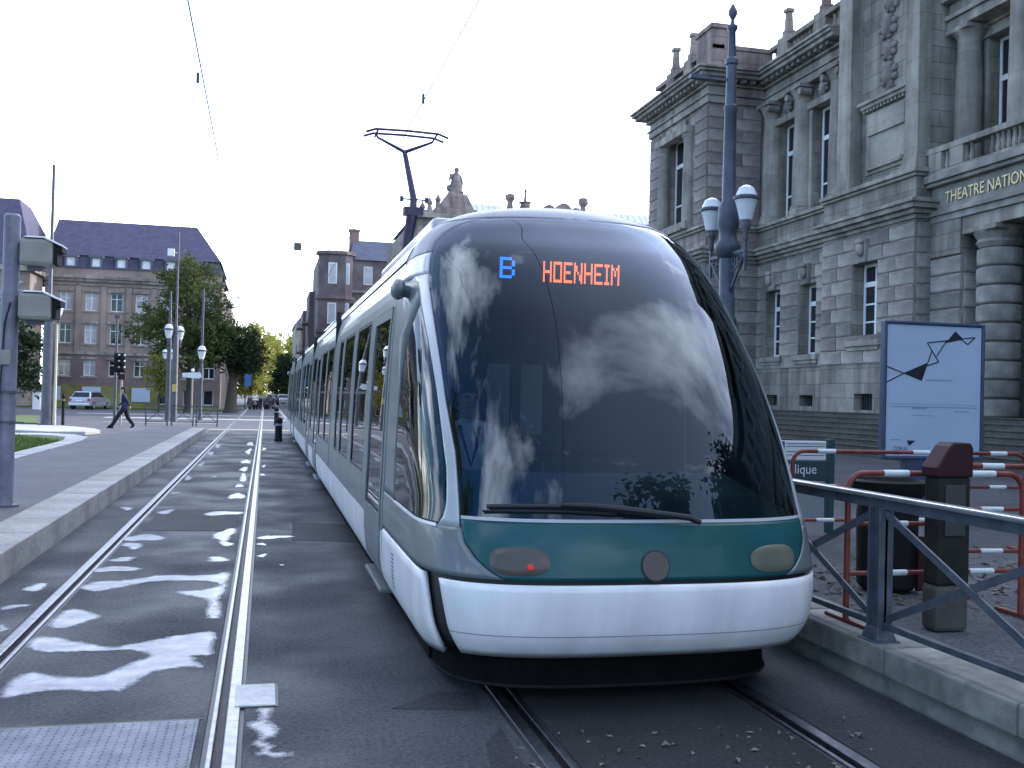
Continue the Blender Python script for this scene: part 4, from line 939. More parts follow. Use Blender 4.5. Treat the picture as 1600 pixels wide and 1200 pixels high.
    lw = [(25.55, 26.85, 8.9, 13.05), (21.9, 23.2, 8.9, 13.05), (18.4, 19.7, 8.9, 13.05), (14.9, 16.2, 8.9, 13.05)]
    mb = MB(); wall_x(mb, 21.3, 22.2, py0, py1, 8.86, 17.2, lw); mb.box(21.3, XB, py0, py1, 7.4, 8.855); wall_x(mb, 22.0, 22.8, py0, py1, 1.5, 7.4, [(24.6-1.3, 24.6+.9, 1.5, 6), (20, 22.4, 1.5, 6), (16, 18.4, 1.5, 6)]); mb.build('wall', M_STONE, T)
    for w in lw: wins.append((21.55, *w, 1))
    for w in lw:
        mb = MB(); mb.box(21.14, 21.2995, w[0]-.28, w[0]-.03, 8.9, 13.05); mb.box(21.14, 21.2995, w[1]+.03, w[1]+.28, 8.9, 13.05); mb.box(21.05, 21.2995, w[0]-.34, w[1]+.34, 13.05, 13.36); mb.box(20.95, 21.2995, w[0]-.42, w[1]+.42, 13.36, 13.5); mb.build('window_surround', M_STONE2, T, bevel=.02)
    for y, r, h in ((27.2, .40, -.45), (24.55, .62, 3.3), (21.0, .62, 3.3), (17.4, .62, 3.3)):
        mb = MB(); mb.lathe([(r*1.2,8.9),(r*1.2,9.1),(r*1.06,9.16),(r*1.12,9.26),(r,9.34),(r,10.6),(r*.96,12.0),(r*.86,13.3+h),(r*.92,13.36+h),(r*.86,13.44+h),(r*1.0,13.6+h),(r*1.3,13.72+h),(r*1.3,13.85+h)], (20.75, y, 0), 24); c_ = mb.build('column', M_STONE2, T, smooth=True)
        mb = MB(); mb.box(20.75-r*1.25, 20.75+r*1.25, y-r*1.25, y+r*1.25, 13.72+h, 13.88+h); mb.build('capital', M_BLOCK2, c_, bevel=.02)
    mb = MB(); mb.box(20.35, 21.299, py0, py1-.01, 13.45, 13.75); mb.box(20.25, 21.299, py0, py1-.01, 13.75, 13.9); mb.box(20.42, 21.299, py0, py1-.01, 13.9, 14.3); mb.box(20.12, 21.299, py0, py1-.01, 14.3, 14.5); mb.build('inner_architrave', M_STONE2, T, bevel=.02)
    # balcony floor, fascia with letters, balustrade
    mb = MB(); mb.box(19.62, 21.299, py0, py1-.01, 8.62, 8.86); mb.box(19.72, 21.299, py0, py1-.01, 8.50, 8.62); mb.box(19.92, 21.299, py0, py1-.01, 7.75, 8.50); mb.box(19.78, 21.299, py0, py1-.01, 7.60, 7.75); mb.box(19.86, 21.299, py0, py1-.01, 7.4, 7.60)
    fas = mb.build('balcony', M_BLOCK, T, bevel=.02)
    t = text_mesh('THEATRE NATIONAL DE STRASBOURG', .48, 'lettering', .025); t.materials.append(M_GOLD)
    o = put('lettering', t, fas); o.matrix_local = Matrix.Translation((19.895, 27.05, 7.95)) @ Matrix(((0,0,-1,0),(-1,0,0,0),(0,1,0,0),(0,0,0,1))) @ Matrix.Diagonal((.86, 1, 1, 1))
    mb = MB()
    for k in range(0, 62):
        y = py1-.4-k*.22
        if y < py0: break
        if abs((y-27.6) % 3.4-1.2) < .3: continue
        mb.lathe([(.06,8.95),(.085,9.1),(.05,9.3),(.05,9.38),(.075,9.5)], (19.86, y, 0), 8)
    mb.build('balusters', M_STONE2, T, kind='stuff')
    mb = MB(); mb.box(19.70, 20.02, py0, py1-.02, 8.861, 8.95); mb.box(19.68, 20.04, py0, py1-.02, 9.5, 9.68)
    for y in (27.35, 26.35, 22.95, 19.55): mb.box(19.69, 20.03, y-.3, y+.3, 8.951, 9.499)
    mb.build('balcony_rail', M_STONE2, T, bevel=.015)
    # banded portico pier and banded columns below
    mb = MB(); mb.box(20.0, 22.0, 26.35, 27.78, 1.5, 6.35); mb.box(19.9, 22.0, 26.35, 27.78, 6.35, 7.399); mb.build('portico_pier', M_STONE, T)
    blocks(T, 20.0, 26.35, 27.78, 1.6, 6.30, [], 9, 1.5, proud=.09); blocks(T, 26.351, 20.02, 21.0, 1.6, 6.30, [], 9, 1.2, proud=.07, axis='y')
    for y in (25.45, 21.8, 18.3):
        h = 4.9/9
        mb = MB(); mb.lathe([(.50,1.5),(.50,6.4)], (20.55, y, 0), 20); cc = mb.build('banded_column', M_STONE, T, smooth=True)
        mb = MB(); mb.lathe([(.52,.0),(.60,.03),(.62,.08),(.62,h-.10),(.60,h-.05),(.52,h-.02)], (0,0,0), 20); dm = mb.mesh('drum', M_BLOCK, True)
        for k in range(9): put('drum', dm, cc, (20.55, y, 1.5+k*h), random.uniform(0, 1))
        mb = MB(); mb.lathe([(.55,6.4),(.66,6.55),(.60,6.62),(.74,6.85)], (20.55,y,0), 20); mb.box(19.82, 21.28, y-.73, y+.73, 6.85, 7.0); mb.build('capital', M_STONE2, cc, bevel=.02)
    mb = MB(); mb.box(19.95, 21.99, py0, 26.349, 7.0, 7.399); mb.build('lintel', M_STONE2, T, bevel=.02)
    mb = MB(); mb.box(22.5, 22.6, py0, py1, 1.5, 7.3); mb.build('entrance_shadow_wall', mat('entrance_shade', (.03,.028,.025), rough=.6, var=.3, vscale=2), T)  # dark sheet stands in for the shade inside the entrance
    mb = MB(); mb.box(19.5, XB, -20, 39.36, .0, 1.499); mb.build('stylobate', M_STEP, T)
    # ---- far corner pavilion
    X = 17.6; y0, y1 = 39.37, 45.9
    pw = [(41.35, 43.75, 9.6, 13.55)]
    mb = MB(); wall_x(mb, X, X+.9, y0, y1, 0, 9.149, []); wall_x(mb, X, X+.9, y0, y1, 9.15, 14.2, pw); mb.box(X+.901, 24, y0, y0+.8, 0, 14.2); mb.box(X+.901, 24, y1-.8, y1, 0, 14.2); mb.box(X+2.4, X+2.6, y0+.81, y1-.81, 8, 14.2); mb.box(X+.9, 24, y0+.81, y1-.81, 14.1, 14.2); mb.build('wall', M_STRED, T)
    wins.append((X+.4, *pw[0], 1))
    for y in (43.95, 41.15):
        mb = MB(); mb.lathe([(.36,9.2),(.36,9.35),(.29,9.45),(.29,10.5),(.25,12.9),(.28,12.95),(.26,13.0),(.36,13.3)], (X-.05, y, 0), 16); mb.build('column', M_STONE2, T, smooth=True)
    mb = MB(); mb.box(X-.42, X-.002, 40.8, 44.3, 13.3, 13.62); mb.box(X-.14, X-.002, 41.5, 43.6, 13.62, 14.0); mb.build('window_head', M_STONE2, T, bevel=.02)
    mb = MB(); mb.box(X-.35, X-.002, 40.8, 44.3, 9.16, 9.5); mb.build('window_apron', M_STONE2, T, bevel=.02)
    blocks(T, X, y0, 40.6, 9.2, 14.1, [], 10, 1.3, proud=.06, kind=2); blocks(T, X, 44.6, y1, 9.2, 14.1, [], 10, 1.3, proud=.06, kind=2)
    blocks(T, y0+.001, X+.02, 20.0, 9.2, 14.1, [], 10, 1.2, proud=.05, axis='y', kind=2, gap=.02)
    blocks(T, y0+.001, X+.02, 20.0, 3.15, 7.5, [], 9, 1.2, proud=.05, axis='y', kind=1)
    # ---- string courses, cornices, parapets following the plan
    def mould(nm, segs, m, par=T):
        """segs: list of (plane x, y0, y1, [(out, z0, z1)...]) plus return faces"""
        mb = MB()
        for Xp, a, b, prof in segs:
            for out, z0, z1 in prof: mb.box(Xp-out, Xp+1.2, a-(out if Xp < 19.9 else 0), b+(out if Xp < 18 else 0), z0, z1)
        return mb.build(nm, m, par, bevel=.02)
    sc = [(.08,7.58,7.72),(.22,7.72,7.86),(.38,7.86,8.02),(.46,8.02,8.12),(.30,8.12,8.2)]
    pl = [(.12,8.9,9.0),(.22,9.0,9.14)]
    mould('string_course', [(20.0,33.6,39.3,sc+pl), (19.4,27.8,33.18,sc+pl), (17.6,39.37,45.9,sc+pl)], M_STONE2)
    cor = [(.10,14.2,14.5),(.18,14.5,14.56),(.06,14.561,14.9),(.22,14.9,15.0),(.04,15.0,15.14),(.62,15.14,15.3),(.74,15.3,15.42),(.82,15.42,15.52)]
    fr = MB()
    mould('cornice', [(20.2,33.2,39.3,cor), (17.6,39.37,45.9,cor)], M_STONE2)
    hi = [(o_, a_+3, b_+3) for o_, a_, b_ in cor]; mould('upper_cornice', [(19.4,27.8,33.18,hi), (20.1,14,27.79,hi)], M_STONE2)
    mb = MB()
    for out, z0, z1 in cor: mb.box(18.801, 21.3, 39.37-out, 40.4, z0, z1)
    mb.build('cornice_return', M_STRED, T, bevel=.02)
    mb = MB()
    for out, z0, z1 in sc+pl: mb.box(18.801, 20.0-.001, 39.37-out, 39.9, z0, z1)
    mb.build('string_return', M_STONE2, T, bevel=.02)
    def dentils(Xp, a, b, h=0):
        mb = MB(); y = a+.1
        while y < b-.15: mb.box(Xp-.48, Xp-.05, y, y+.2, 15.0+h, 15.139+h); y += .42
        mb.build('dentil_course', M_BLOCK, T, kind='stuff')
    dentils(20.2, 33.6, 39.3); dentils(19.4, 27.8, 33.1, 3); dentils(20.1, 14, 27.7, 3); dentils(17.6, 39.4, 45.9)
    mb = MB(); x = 17.6
    while x < 19.9: mb.box(x, x+.2, 39.37-.48, 39.36, 15.0, 15.139); x += .42
    mb.build('dentil_course', M_BLOCK, T, kind='stuff')
    # balustrade along the roof edge
    def parapet(Xp, a, b, posts, fin=True):
        mb = MB(); mb.box(Xp, Xp+.5, a, b, 15.521, 15.8); mb.box(Xp-.04, Xp+.54, a, b, 16.5, 16.7)
        for y in posts: mb.box(Xp-.05, Xp+.55, y-.42, y+.42, 15.801, 16.82)
        pr = mb.build('parapet', M_STRED if Xp < 18 else M_STONE, T, bevel=.02)
        mb = MB(); y = a+.2
        while y < b-.1:
            if all(abs(y-p) > .5 for p in posts): mb.lathe([(.09,15.8),(.13,16.0),(.07,16.3),(.11,16.5)], (Xp+.25, y, 0), 8)
            y += .3
        mb.build('balusters', M_STONE2, pr, kind='stuff')
        if fin:
            for y in posts:
                mb = MB(); mb.box(Xp+.05, Xp+.45, y-.2, y+.2, 16.82, 17.1); mb.hexa([(Xp+.1,y-.15,17.1),(Xp+.4,y-.15,17.1),(Xp+.4,y+.15,17.1),(Xp+.1,y+.15,17.1)], [(Xp+.14,y-.11,17.85),(Xp+.36,y-.11,17.85),(Xp+.36,y+.11,17.85),(Xp+.14,y+.11,17.85)]); mb.box(Xp+.08, Xp+.42, y-.17, y+.17, 17.85, 18.0); mb.build('finial', M_STRED, pr, bevel=.02)
    parapet(20.3, 33.2, 39.3, [38.2, 35.3]); mb = MB(); mb.box(19.6, 20.2, 14, 33.19, 18.53, 19.8); mb.build('upper_parapet', M_STONE, T, bevel=.02); mb = MB(); mb.box(21.4, 24, 14, 33.19, 15.0, 18.4); mb.build('attic_mass', M_STONE, T); parapet(17.75, 39.4, 45.8, [44.0, 42.0], True)
    mb = MB(); mb.box(17.7, 18.5, 39.4, 41.0, 15.53, 17.35); mb.box(17.62, 18.58, 39.32, 41.08, 17.35, 17.55); mb.build('attic_block', M_STRED, T, bevel=.03)
    mb = MB(); mb.box(18.51, 20.5, 39.42, 39.9, 15.53, 16.5); mb.box(18.51, 20.5, 39.38, 39.95, 16.5, 16.7); mb.build('parapet_return', M_STRED, T, bevel=.02)
    # ---- body behind, roof, and the plain continuation towards the camera
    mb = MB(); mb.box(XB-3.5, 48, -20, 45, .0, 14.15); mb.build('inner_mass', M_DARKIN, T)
    mb = MB(); mb.box(21.45, 49, -20, 45.5, 14.201, 15.0); mb.hexa([(21,-20,15.0),(48,-20,15.0),(48,45,15.0),(21,45,15.0)], [(29,-12,19.5),(40,-12,19.5),(40,38,19.5),(29,38,19.5)]); mb.build('roof', M_SLATE2, T)
    mb = MB(); nw = [(13.2-3.2*k-1.4, 13.2-3.2*k, 9.3, 13.2) for k in range(9)]; wall_x(mb, 20, 21, -20, 13.99, 1.5, 14.2, nw+[(a, b, 3.6, 6.4) for a, b, c, d in nw]); mb.box(19.4, 21, -20, 13.99, 15.0, 15.5); mb.box(20, 20.6, -20, 13.99, 15.5, 16.7); mb.box(19.7, 20, -20, 13.99, 7.6, 8.1); mb.build('near_wing', M_STONE, T)
    for a, b, c, d in nw: wins.append((20.6, a, b, c, d, 1)); wins.append((20.6, a, b, 3.6, 6.4, 2))
    # ---- windows
    for X_, a, b, c, d, kind in wins:
        if kind == 0:
            mb = MB(); mb.box(X_, X_+.05, a, b, c, d); w = mb.build('window', M_DARKIN, T)
            mb = MB(); k = a+.1
            while k < b: mb.tube([(X_-.06, k, c), (X_-.06, k, d)], .015, 6); k += .16
            mb.build('bars', M_POSTD, w, kind='stuff'); continue
        fw = .10
        mb = MB(); mb.box(X_, X_+.09, a, a+fw, c, d); mb.box(X_, X_+.09, b-fw, b, c, d); mb.box(X_, X_+.09, a+fw, b-fw, d-fw, d); mb.box(X_, X_+.09, a+fw, b-fw, c, c+fw)
        tz = c+(d-c)*.68 if kind == 1 else c+(d-c)*.7
        mb.box(X_-.02, X_+.07, a+fw, b-fw, tz, tz+.17); ym = (a+b)/2; mb.box(X_-.01, X_+.08, ym-.05, ym+.05, c+fw, tz); mb.box(X_-.01, X_+.08, ym-.03, ym+.03, tz+.17, d-fw)
        if kind == 1: mb.box(X_, X_+.07, a+fw, ym-.05, c+(tz-c)*.35, c+(tz-c)*.35+.07); mb.box(X_, X_+.07, ym+.05, b-fw, c+(tz-c)*.35, c+(tz-c)*.35+.07)
        else:
            for q in (.33, .66): mb.box(X_, X_+.07, a+fw, ym-.05, c+(tz-c)*q, c+(tz-c)*q+.06); mb.box(X_, X_+.07, ym+.05, b-fw, c+(tz-c)*q, c+(tz-c)*q+.06)
        w = mb.build('window', M_WINW, T)
        for p, q, e, f_ in ((a+fw, ym, c+fw, tz), (ym, b-fw, c+fw, tz), (a+fw, b-fw, tz+.1, d-fw)):
            mb = MB(); mb.box(X_+.03, X_+.045, p, q, e, f_); mb.build('pane', M_GLB, w)
theatre()

# ------------------------------------------------------------------ buildings further off
def facade_windows(T, X0, Y, cols, rows, w, m_list, face='-y', depth=.25, frame=.07, cross=True, seed=1, trim=None):
    """windows set on the plane y = Y looking towards -y; rows: (z0,z1)"""
    rr = random.Random(seed)
    for x in cols:
        for z0, z1 in rows:
            mb = MB(); mb.box(x-w/2, x-w/2+frame, Y-.02, Y+.08, z0, z1); mb.box(x+w/2-frame, x+w/2, Y-.02, Y+.08, z0, z1)
            mb.box(x-w/2+frame, x+w/2-frame, Y-.02, Y+.08, z1-frame, z1); mb.box(x-w/2+frame, x+w/2-frame, Y-.02, Y+.08, z0, z0+frame)
            if cross: mb.box(x-.035, x+.035, Y-.02, Y+.07, z0+frame, z1-frame); mb.box(x-w/2+frame, x+w/2-frame, Y-.015, Y+.06, z0+(z1-z0)*.66, z0+(z1-z0)*.66+.06)
            wi = mb.build('window', M_WINW, T)
            mb = MB(); mb.box(x-w/2+frame, x+w/2-frame, Y+.03, Y+.05, z0+frame, z1-frame); mb.build('pane', rr.choice(m_list), wi)
            if trim:
                mb = MB(); mb.box(x-w/2-.16, x+w/2+.16, Y-.34, Y-.251, z0-.16, z0-.02); mb.build('sill', trim, wi); mb = MB(); mb.box(x-w/2-.16, x+w/2+.16, Y-.36, Y-.251, z1+.03, z1+.22); mb.build('lintel', trim, wi)
def wall_y(mb, y0, y1, x0, x1, z0, z1, ops, mi=0):
    t = MB(); wall_x(t, y0, y1, x0, x1, z0, z1, ops)
    mb.add([(v[1], v[0], v[2]) for v in t.v], [tuple(reversed(f)) for f in t.f], mi)

def left_building():
    T = root('palace_building', 'long stone building with violet slate roof and dormers, behind the tree', 'building')
    Y = 95.0
    cols = [-16.9+2.06*i for i in range(6)]; cols += [-4.9]
    rows = [(8.35, 9.95), (5.5, 7.2), (2.7, 4.1)]
    ops = [(x-.5, x+.5, a, b) for x in cols for a, b in rows]+[(x-.45, x+.45, .35, 1.7) for x in cols]
    mb = MB(); wall_y(mb, Y-.25, Y+.25, -18.6, -3.95, 4.6, 11.1, ops); mb.build('wall', M_LBW, T)
    mb = MB(); wall_y(mb, Y-.28, Y+.25, -18.6, -3.92, 0, 4.599, ops); mb.build('lower_wall', M_LBL, T)
    mb = MB(); mb.box(-4.6, -3.95, Y+.251, Y+40, 0, 11.1); mb.box(-18, -5, Y+1.2, Y+1.4, 0, 11); mb.build('end_wall', M_LBW, T)
    facade_windows(T, 0, Y, cols, rows, 1.0, [M_GLB, M_GLP, M_GLB, M_GLP], seed=4, trim=M_STONE2)
    facade_windows(T, 0, Y, cols, [(.35, 1.7)], .9, [M_GLB, M_GLP], cross=False, seed=8)
    mb = MB()
    for x in [c+1.03 for c in cols[:-1]]: mb.box(x-.22, x+.22, Y-.36, Y-.252, 4.7, 10.55)
    mb.build('pilaster_strips', M_LBW, T, kind='stuff')
    mb = MB(); mb.box(-18.7, -3.6, Y-.65, Y+.2, 11.1, 11.35); mb.box(-18.7, -3.75, Y-.48, Y+.2, 10.85, 11.1); mb.box(-18.65, -3.85, Y-.40, Y-.29, 4.55, 4.8); mb.box(-18.65, -3.85, Y-.36, Y-.29, 10.5, 10.62); mb.build('cornice', M_STONE2, T)
    mb = MB(); mb.box(-18.6, -4.0, Y-.1, Y+.3, 11.351, 12.05)
    mb.build('attic_wall', M_LBW, T)
    # mansard roof: steep lower slope, then main slope hipped on the right
    mb = MB(); mb.hexa([(-18.7,Y-.2,12.05),(-3.9,Y-.2,12.05),(-3.9,Y+16,12.05),(-18.7,Y+16,12.05)], [(-18.7,Y+.5,13.2),(-4.3,Y+.5,13.2),(-4.3,Y+15,13.2),(-18.7,Y+15,13.2)])
    mb.hexa([(-18.7,Y+.3,13.2),(-4.1,Y+.3,13.2),(-4.1,Y+15.2,13.2),(-18.7,Y+15.2,13.2)], [(-18.7,Y+5.5,17.0),(-6.6,Y+5.5,17.0),(-6.6,Y+9,17.0),(-18.7,Y+9,17.0)]); rf = mb.build('roof', M_SLATE, T)
    for x in [c+.3 for c in cols[:6]]+[-18.2]:
        mb = MB(); mb.box(x-.5, x+.5, Y-.25, Y+1.2, 12.06, 12.2); mb.box(x-.5, x-.34, Y-.25, Y+1.2, 12.2, 12.95); mb.box(x+.34, x+.5, Y-.25, Y+1.2, 12.2, 12.95); mb.box(x-.6, x+.6, Y-.33, Y+1.3, 12.95, 13.12); d = mb.build('dormer', M_SLATE2, rf)
        mb = MB(); mb.box(x-.34, x+.34, Y-.1, Y-.05, 12.2, 12.95); mb.box(x-.03, x+.03, Y-.13, Y-.101, 12.2, 12.95); d.parent = T; mb.build('pane', M_WINW, d)
    for x in (-12.5, -7.4):
        mb = MB(); mb.tube([(x, Y+6, 16.6), (x, Y+6, 17.6)], .05, 6); mb.build('roof_rod', M_POSTD, T)
    # projecting left wing with taller hipped roof
    W_ = root('palace_wing', 'taller violet-roofed wing at the far left edge, behind grey pole', 'building')
    Yw = 90.0; xe = -18.75
    cw = [-19.9-2.1*i for i in range(7)]
    ops = [(x-.5, x+.5, a, b) for x in cw for a, b in rows]
    mb = MB(); wall_y(mb, Yw-.25, Yw+.25, -36, xe, 0, 11.0, ops); mb.box(xe-.6, xe, Yw+.251, Y-.3, 0, 11.0); mb.box(-36, xe-.6, Yw+1, Yw+1.2, 0, 11); mb.build('wall', M_LBW, W_)
    facade_windows(W_, 0, Yw, cw, rows, 1.0, [M_GLB, M_GLP, M_GLB], seed=3, trim=M_STONE2)
    mb = MB(); mb.box(-36, xe+.3, Yw-.6, Y-.7, 11.0, 11.4); mb.build('cornice', M_STONE2, W_)
    mb = MB(); mb.hexa([(-37,Yw-.5,11.4),(xe+.25,Yw-.5,11.4),(xe+.25,Yw+18,11.4),(-37,Yw+18,11.4)], [(-37,Yw+4.5,17.6),(xe-2.0,Yw+4.5,17.6),(xe-2.0,Yw+9,17.6),(-37,Yw+9,17.6)]); mb.build('roof', M_SLATE, W_)
    # olive base wall / hedge line at the foot
    mb = MB(); mb.box(-26, -9.0, Y-1.6, Y-1.3, 0, 1.9); hw = root('low_wall', 'olive-yellow low wall with pale panels behind the silver car', 'wall'); mb.build('wall', M_OLIVE, hw)
    for x in (-14.4, -17.6, -20.2, -10.4):
        mb = MB(); mb.box(x-.75, x+.75, Y-1.68, Y-1.605, .55, 1.75); mb.build('panel', mat('pale_blue_panel', (.36,.44,.55), rough=.5), hw)
left_building()

def far_right_buildings():
    # apartment house with a bay tower
    T = root('apartment_house', 'brown apartment house with bay tower and grey roof rising over the tram', 'building')
    Y = 110.0
    mb = MB()
    tw = [(5.15,110.0),(6.6,108.6),(8.2,108.6),(9.0,110.0)]
    ops = [(9.9,10.9,13.4,15.4),(13.0,13.8,13.4,15.1),(10.0,11.2,8.6,10.6),(12.4,13.4,8.6,10.6),(10.0,11.2,4,6),(12.4,13.4,4,6)]
    wall_y(mb, Y, Y+.4, 8.6, 18, 0, 16.0, ops); mb.box(5.2, 5.6, Y+.1, Y+14, 0, 16.2); mb.box(8.7, 18, Y+1.5, Y+1.7, 0, 16); mb.build('wall', M_APT, T)
    mb = MB(); mb.box(8.4, 18, Y-.2, Y-.002, 11.3, 11.7); mb.box(8.4, 18, Y-.25, Y-.002, 12.5, 12.75); mb.box(8.8, 18, Y-.06, Y-.002, 8.0, 11.3); mb.build('band', M_APT2, T)
    mb = MB(); mb.extrude([(5.1,110.3),(5.2,109.3),(6.1,108.5),(7.9,108.5),(8.7,109.4),(8.7,110.3)], (0,0,0), (1,0,0), (0,1,0), (0,0,16.3)); tower = mb.build('bay_tower', M_APT, T)
    for z in (8.1, 11.6, 16.3):
        mb = MB(); mb.extrude([(4.85,110.3),(5.0,109.15),(6.0,108.25),(8.0,108.25),(8.95,109.3),(8.95,110.3)], (0,0,z), (1,0,0), (0,1,0), (0,0,.35)); mb.build('tower_band', M_LBL, T)
    for z0, z1 in ((13.2,15.4),(9.0,11.2),(5.2,7.4)):
        for x in (6.55,):
            mb = MB(); mb.box(x-.45, x+.45, 108.44, 108.499, z0, z1); f = mb.build('window', M_WINW, T); mb = MB(); mb.box(x-.33, x+.33, 108.42, 108.439, z0+.12, z1-.12); mb.build('pane', M_GLP, f)
        mb = MB(); mb.bar((8.05,108.62,z0),(8.05,108.62,z1), .55, .1); f = mb.build('window', M_WINW, T); f2 = MB(); f2.bar((8.03,108.56,z0+.12),(8.03,108.56,z1-.12), .4, .06); f2.build('pane', M_GLP, f)
    for a, b, c, d in ops:
        mb = MB(); mb.box(a, b, Y+.1, Y+.2, c, d); w = mb.build('window', M_WINW, T); mb = MB(); mb.box(a+.14, b-.14, Y+.07, Y+.099, c+.14, d-.14); mb.build('pane', M_GLP if a < 12 else M_GLB, w)
    mb = MB(); mb.hexa([(8.4,Y-.3,16.0),(18.2,Y-.3,16.0),(18.2,Y+12,16.0),(8.4,Y+12,16.0)], [(8.9,Y+2.2,18.4),(18,Y+2.2,18.4),(18,Y+8,18.4),(8.9,Y+8,18.4)]); rf = mb.build('roof', M_SLATE2, T)
    for x in (9.0, 14.4):
        mb = MB(); mb.box(x-.5, x+.5, Y+2, Y+3, 17.2, 19.4); mb.box(x-.6, x+.6, Y+1.9, Y+3.1, 19.4, 19.6); mb.build('chimney', M_BRICK, T)
    # further house down the street, stepped balconies
    T = root('street_house', 'narrow house with stacked balconies left of the bay tower', 'building')
    for i, (x, y, h) in enumerate(((4.6,118,13.2),(4.3,128,11.8))):
        mb = MB(); mb.box(x, x+8, y, y+9, 0, h); mb.build('wall', M_APT, T)
        for z in (3.6, 6.6, 9.6):
            mb = MB(); mb.box(x-.7, x, y+.4, y+5, z, z+.15); mb.box(x-.7, x-.62, y+.4, y+5, z+.15, z+.95); mb.build('balcony', M_APT2, T)
    T = root('corner_house', 'pale house with blue sign where the street meets the trees', 'building')
    mb = MB(); wall_y(mb, 149, 149.4, 4.0, 12, 0, 11.4, [(4.6+1.3*i, 5.3+1.3*i, z, z+1.7) for i in range(5) for z in (1.5, 4.4, 7.4)]); mb.box(4.0, 4.3, 149.4, 165, 0, 11.4); mb.build('wall', M_APT2, T)
    mb = MB(); mb.box(4.4, 12, 149.5, 149.7, 0, 11); mb.build('window_glazing', M_GLB, T)
    mb = MB(); mb.hexa([(3.8,148.8,11.4),(12,148.8,11.4),(12,165,11.4),(3.8,165,11.4)], [(5,151,13),(12,151,13),(12,163,13),(5,163,13)]); mb.build('roof', M_SLATE, T)
    # large public building with statue group and glazed roofs, behind the tram
    T = root('statue_building', 'stone public building with statue on its gable and glazed roof, above the tram', 'building')
    Y = 85.0
    mb = MB(); wall_y(mb, Y, Y+.5, 11.8, 36, 0, 16.6, [(12.6+2.2*i, 13.6+2.2*i, 13.2, 15.4) for i in range(10)]); mb.box(11.8, 12.3, Y+.5, Y+20, 0, 16.6); mb.box(12.3, 36, Y+1.5, Y+1.7, 0, 16.5); mb.build('wall', M_STONE, T)
    for i in range(10):
        mb = MB(); mb.box(12.6+2.2*i, 13.6+2.2*i, Y+.2, Y+.3, 13.2, 15.4); w = mb.build('window', M_WINW, T); mb = MB(); mb.box(12.72+2.2*i, 13.48+2.2*i, Y+.17, Y+.199, 13.32, 15.28); mb.build('pane', M_GLB, w)
    mb = MB(); mb.box(11.5, 36, Y-.5, Y+.49, 16.6, 17.0); mb.box(11.6, 36, Y-.3, Y+.3, 17.0, 17.25); mb.build('cornice', M_STONE2, T)
    mb = MB(); mb.box(13.4, 17.0, Y-.4, Y+2, 17.0, 17.5); mb.hexa([(13.7,Y-.2,17.5),(16.8,Y-.2,17.5),(16.8,Y+1.8,17.5),(13.7,Y+1.8,17.5)], [(14.5,Y,18.8),(16.2,Y,18.8),(16.2,Y+1.6,18.8),(14.5,Y+1.6,18.8)]); mb.build('gable', M_STRED, T, bevel=.05)
    mb = MB(); mb.box(14.7, 15.9, Y+.2, Y+1.4, 18.8, 19.1); mb.lathe([(.55,19.1),(.6,19.5),(.42,20.2),(.36,20.6),(.16,20.8)], (15.35,Y+.8,0), 12); mb.ball((15.38,Y+.8,21.0), (.22,.22,.27), 10, 8); mb.tube([(15.0,Y+.7,20.4),(14.75,Y+.6,20.1),(14.85,Y+.5,20.6)], .12, 8); mb.tube([(15.65,Y+.7,20.5),(15.8,Y+.6,19.9),(15.7,Y+.5,19.4)], .13, 8); mb.ball((14.9,Y+.8,19.4), (.4,.3,.35), 10, 8); mb.build('statue', M_STRED, T, smooth=True)
    for x, h in ((13.0, 18.3), (13.7, 18.6), (12.4, 17.9)):
        mb = MB(); mb.lathe([(.25,17.2),(.18,h-.6),(.28,h-.4),(.12,h-.1),(.05,h+.1)], (x, Y, 0), 10); mb.build('finial', M_STRED, T)
    mb = MB(); mb.hexa([(11.8,Y+.5,17.0),(36,Y+.5,17.0),(36,Y+16,17.0),(11.8,Y+16,17.0)], [(14,Y+6,17.8),(36,Y+6,17.8),(36,Y+12,17.8),(14,Y+12,17.8)]); mb.build('roof', M_SLATE2, T)
    for x0, x1 in ((16.9, 19.6), (21.3, 22.4), (25, 26.4), (28.0, 33.5)):
        mb = MB(); mb.hexa([(x0,Y+.6,17.25),(x1,Y+.6,17.25),(x1,Y+3,17.25),(x0,Y+3,17.25)], [(x0,Y+2.2,18.5),(x1,Y+2.2,18.5),(x1,Y+2.6,18.5),(x0,Y+2.6,18.5)]); sk = mb.build('skylight', M_ROOFG, T)
        mb = MB(); x = x0
        while x < x1: mb.bar((x,Y+.58,17.27),(x,Y+2.18,18.53), .06, .06); x += .55
        mb.build('glazing_bars', M_WINW, sk, kind='stuff')
    for x, h in ((20.1, 19.3), (26.7, 19.4)):
        mb = MB(); mb.box(x-.65, x+.65, Y+.3, Y+1.3, 17.2, 17.9); mb.lathe([(.32,17.9),(.24,18.6),(.45,18.9),(.42,h-.1),(.2,h)], (x, Y+.8, 0), 12); mb.build('urn_chimney', M_STRED, T)
    mb = MB(); mb.lathe([(.45,17.2),(.45,18.5),(.6,18.6),(.15,18.7),(.08,19.5),(.16,19.6),(.03,19.8)], (21.4, Y+.6, 0), 10); mb.build('turret', M_STRED, T)
    mb = MB(); mb.box(22.9, 26.2, Y-.1, Y+1, 17.2, 17.9); 
    for x, r in ((23.4, .55), (24.7, .75), (25.8, .45)):
        mb.tube([(x, Y-.1, 17.9), (x, Y+1, 17.9)], r, 14)
    mb.build('scrolled_parapet', M_STRED, T)
far_right_buildings()

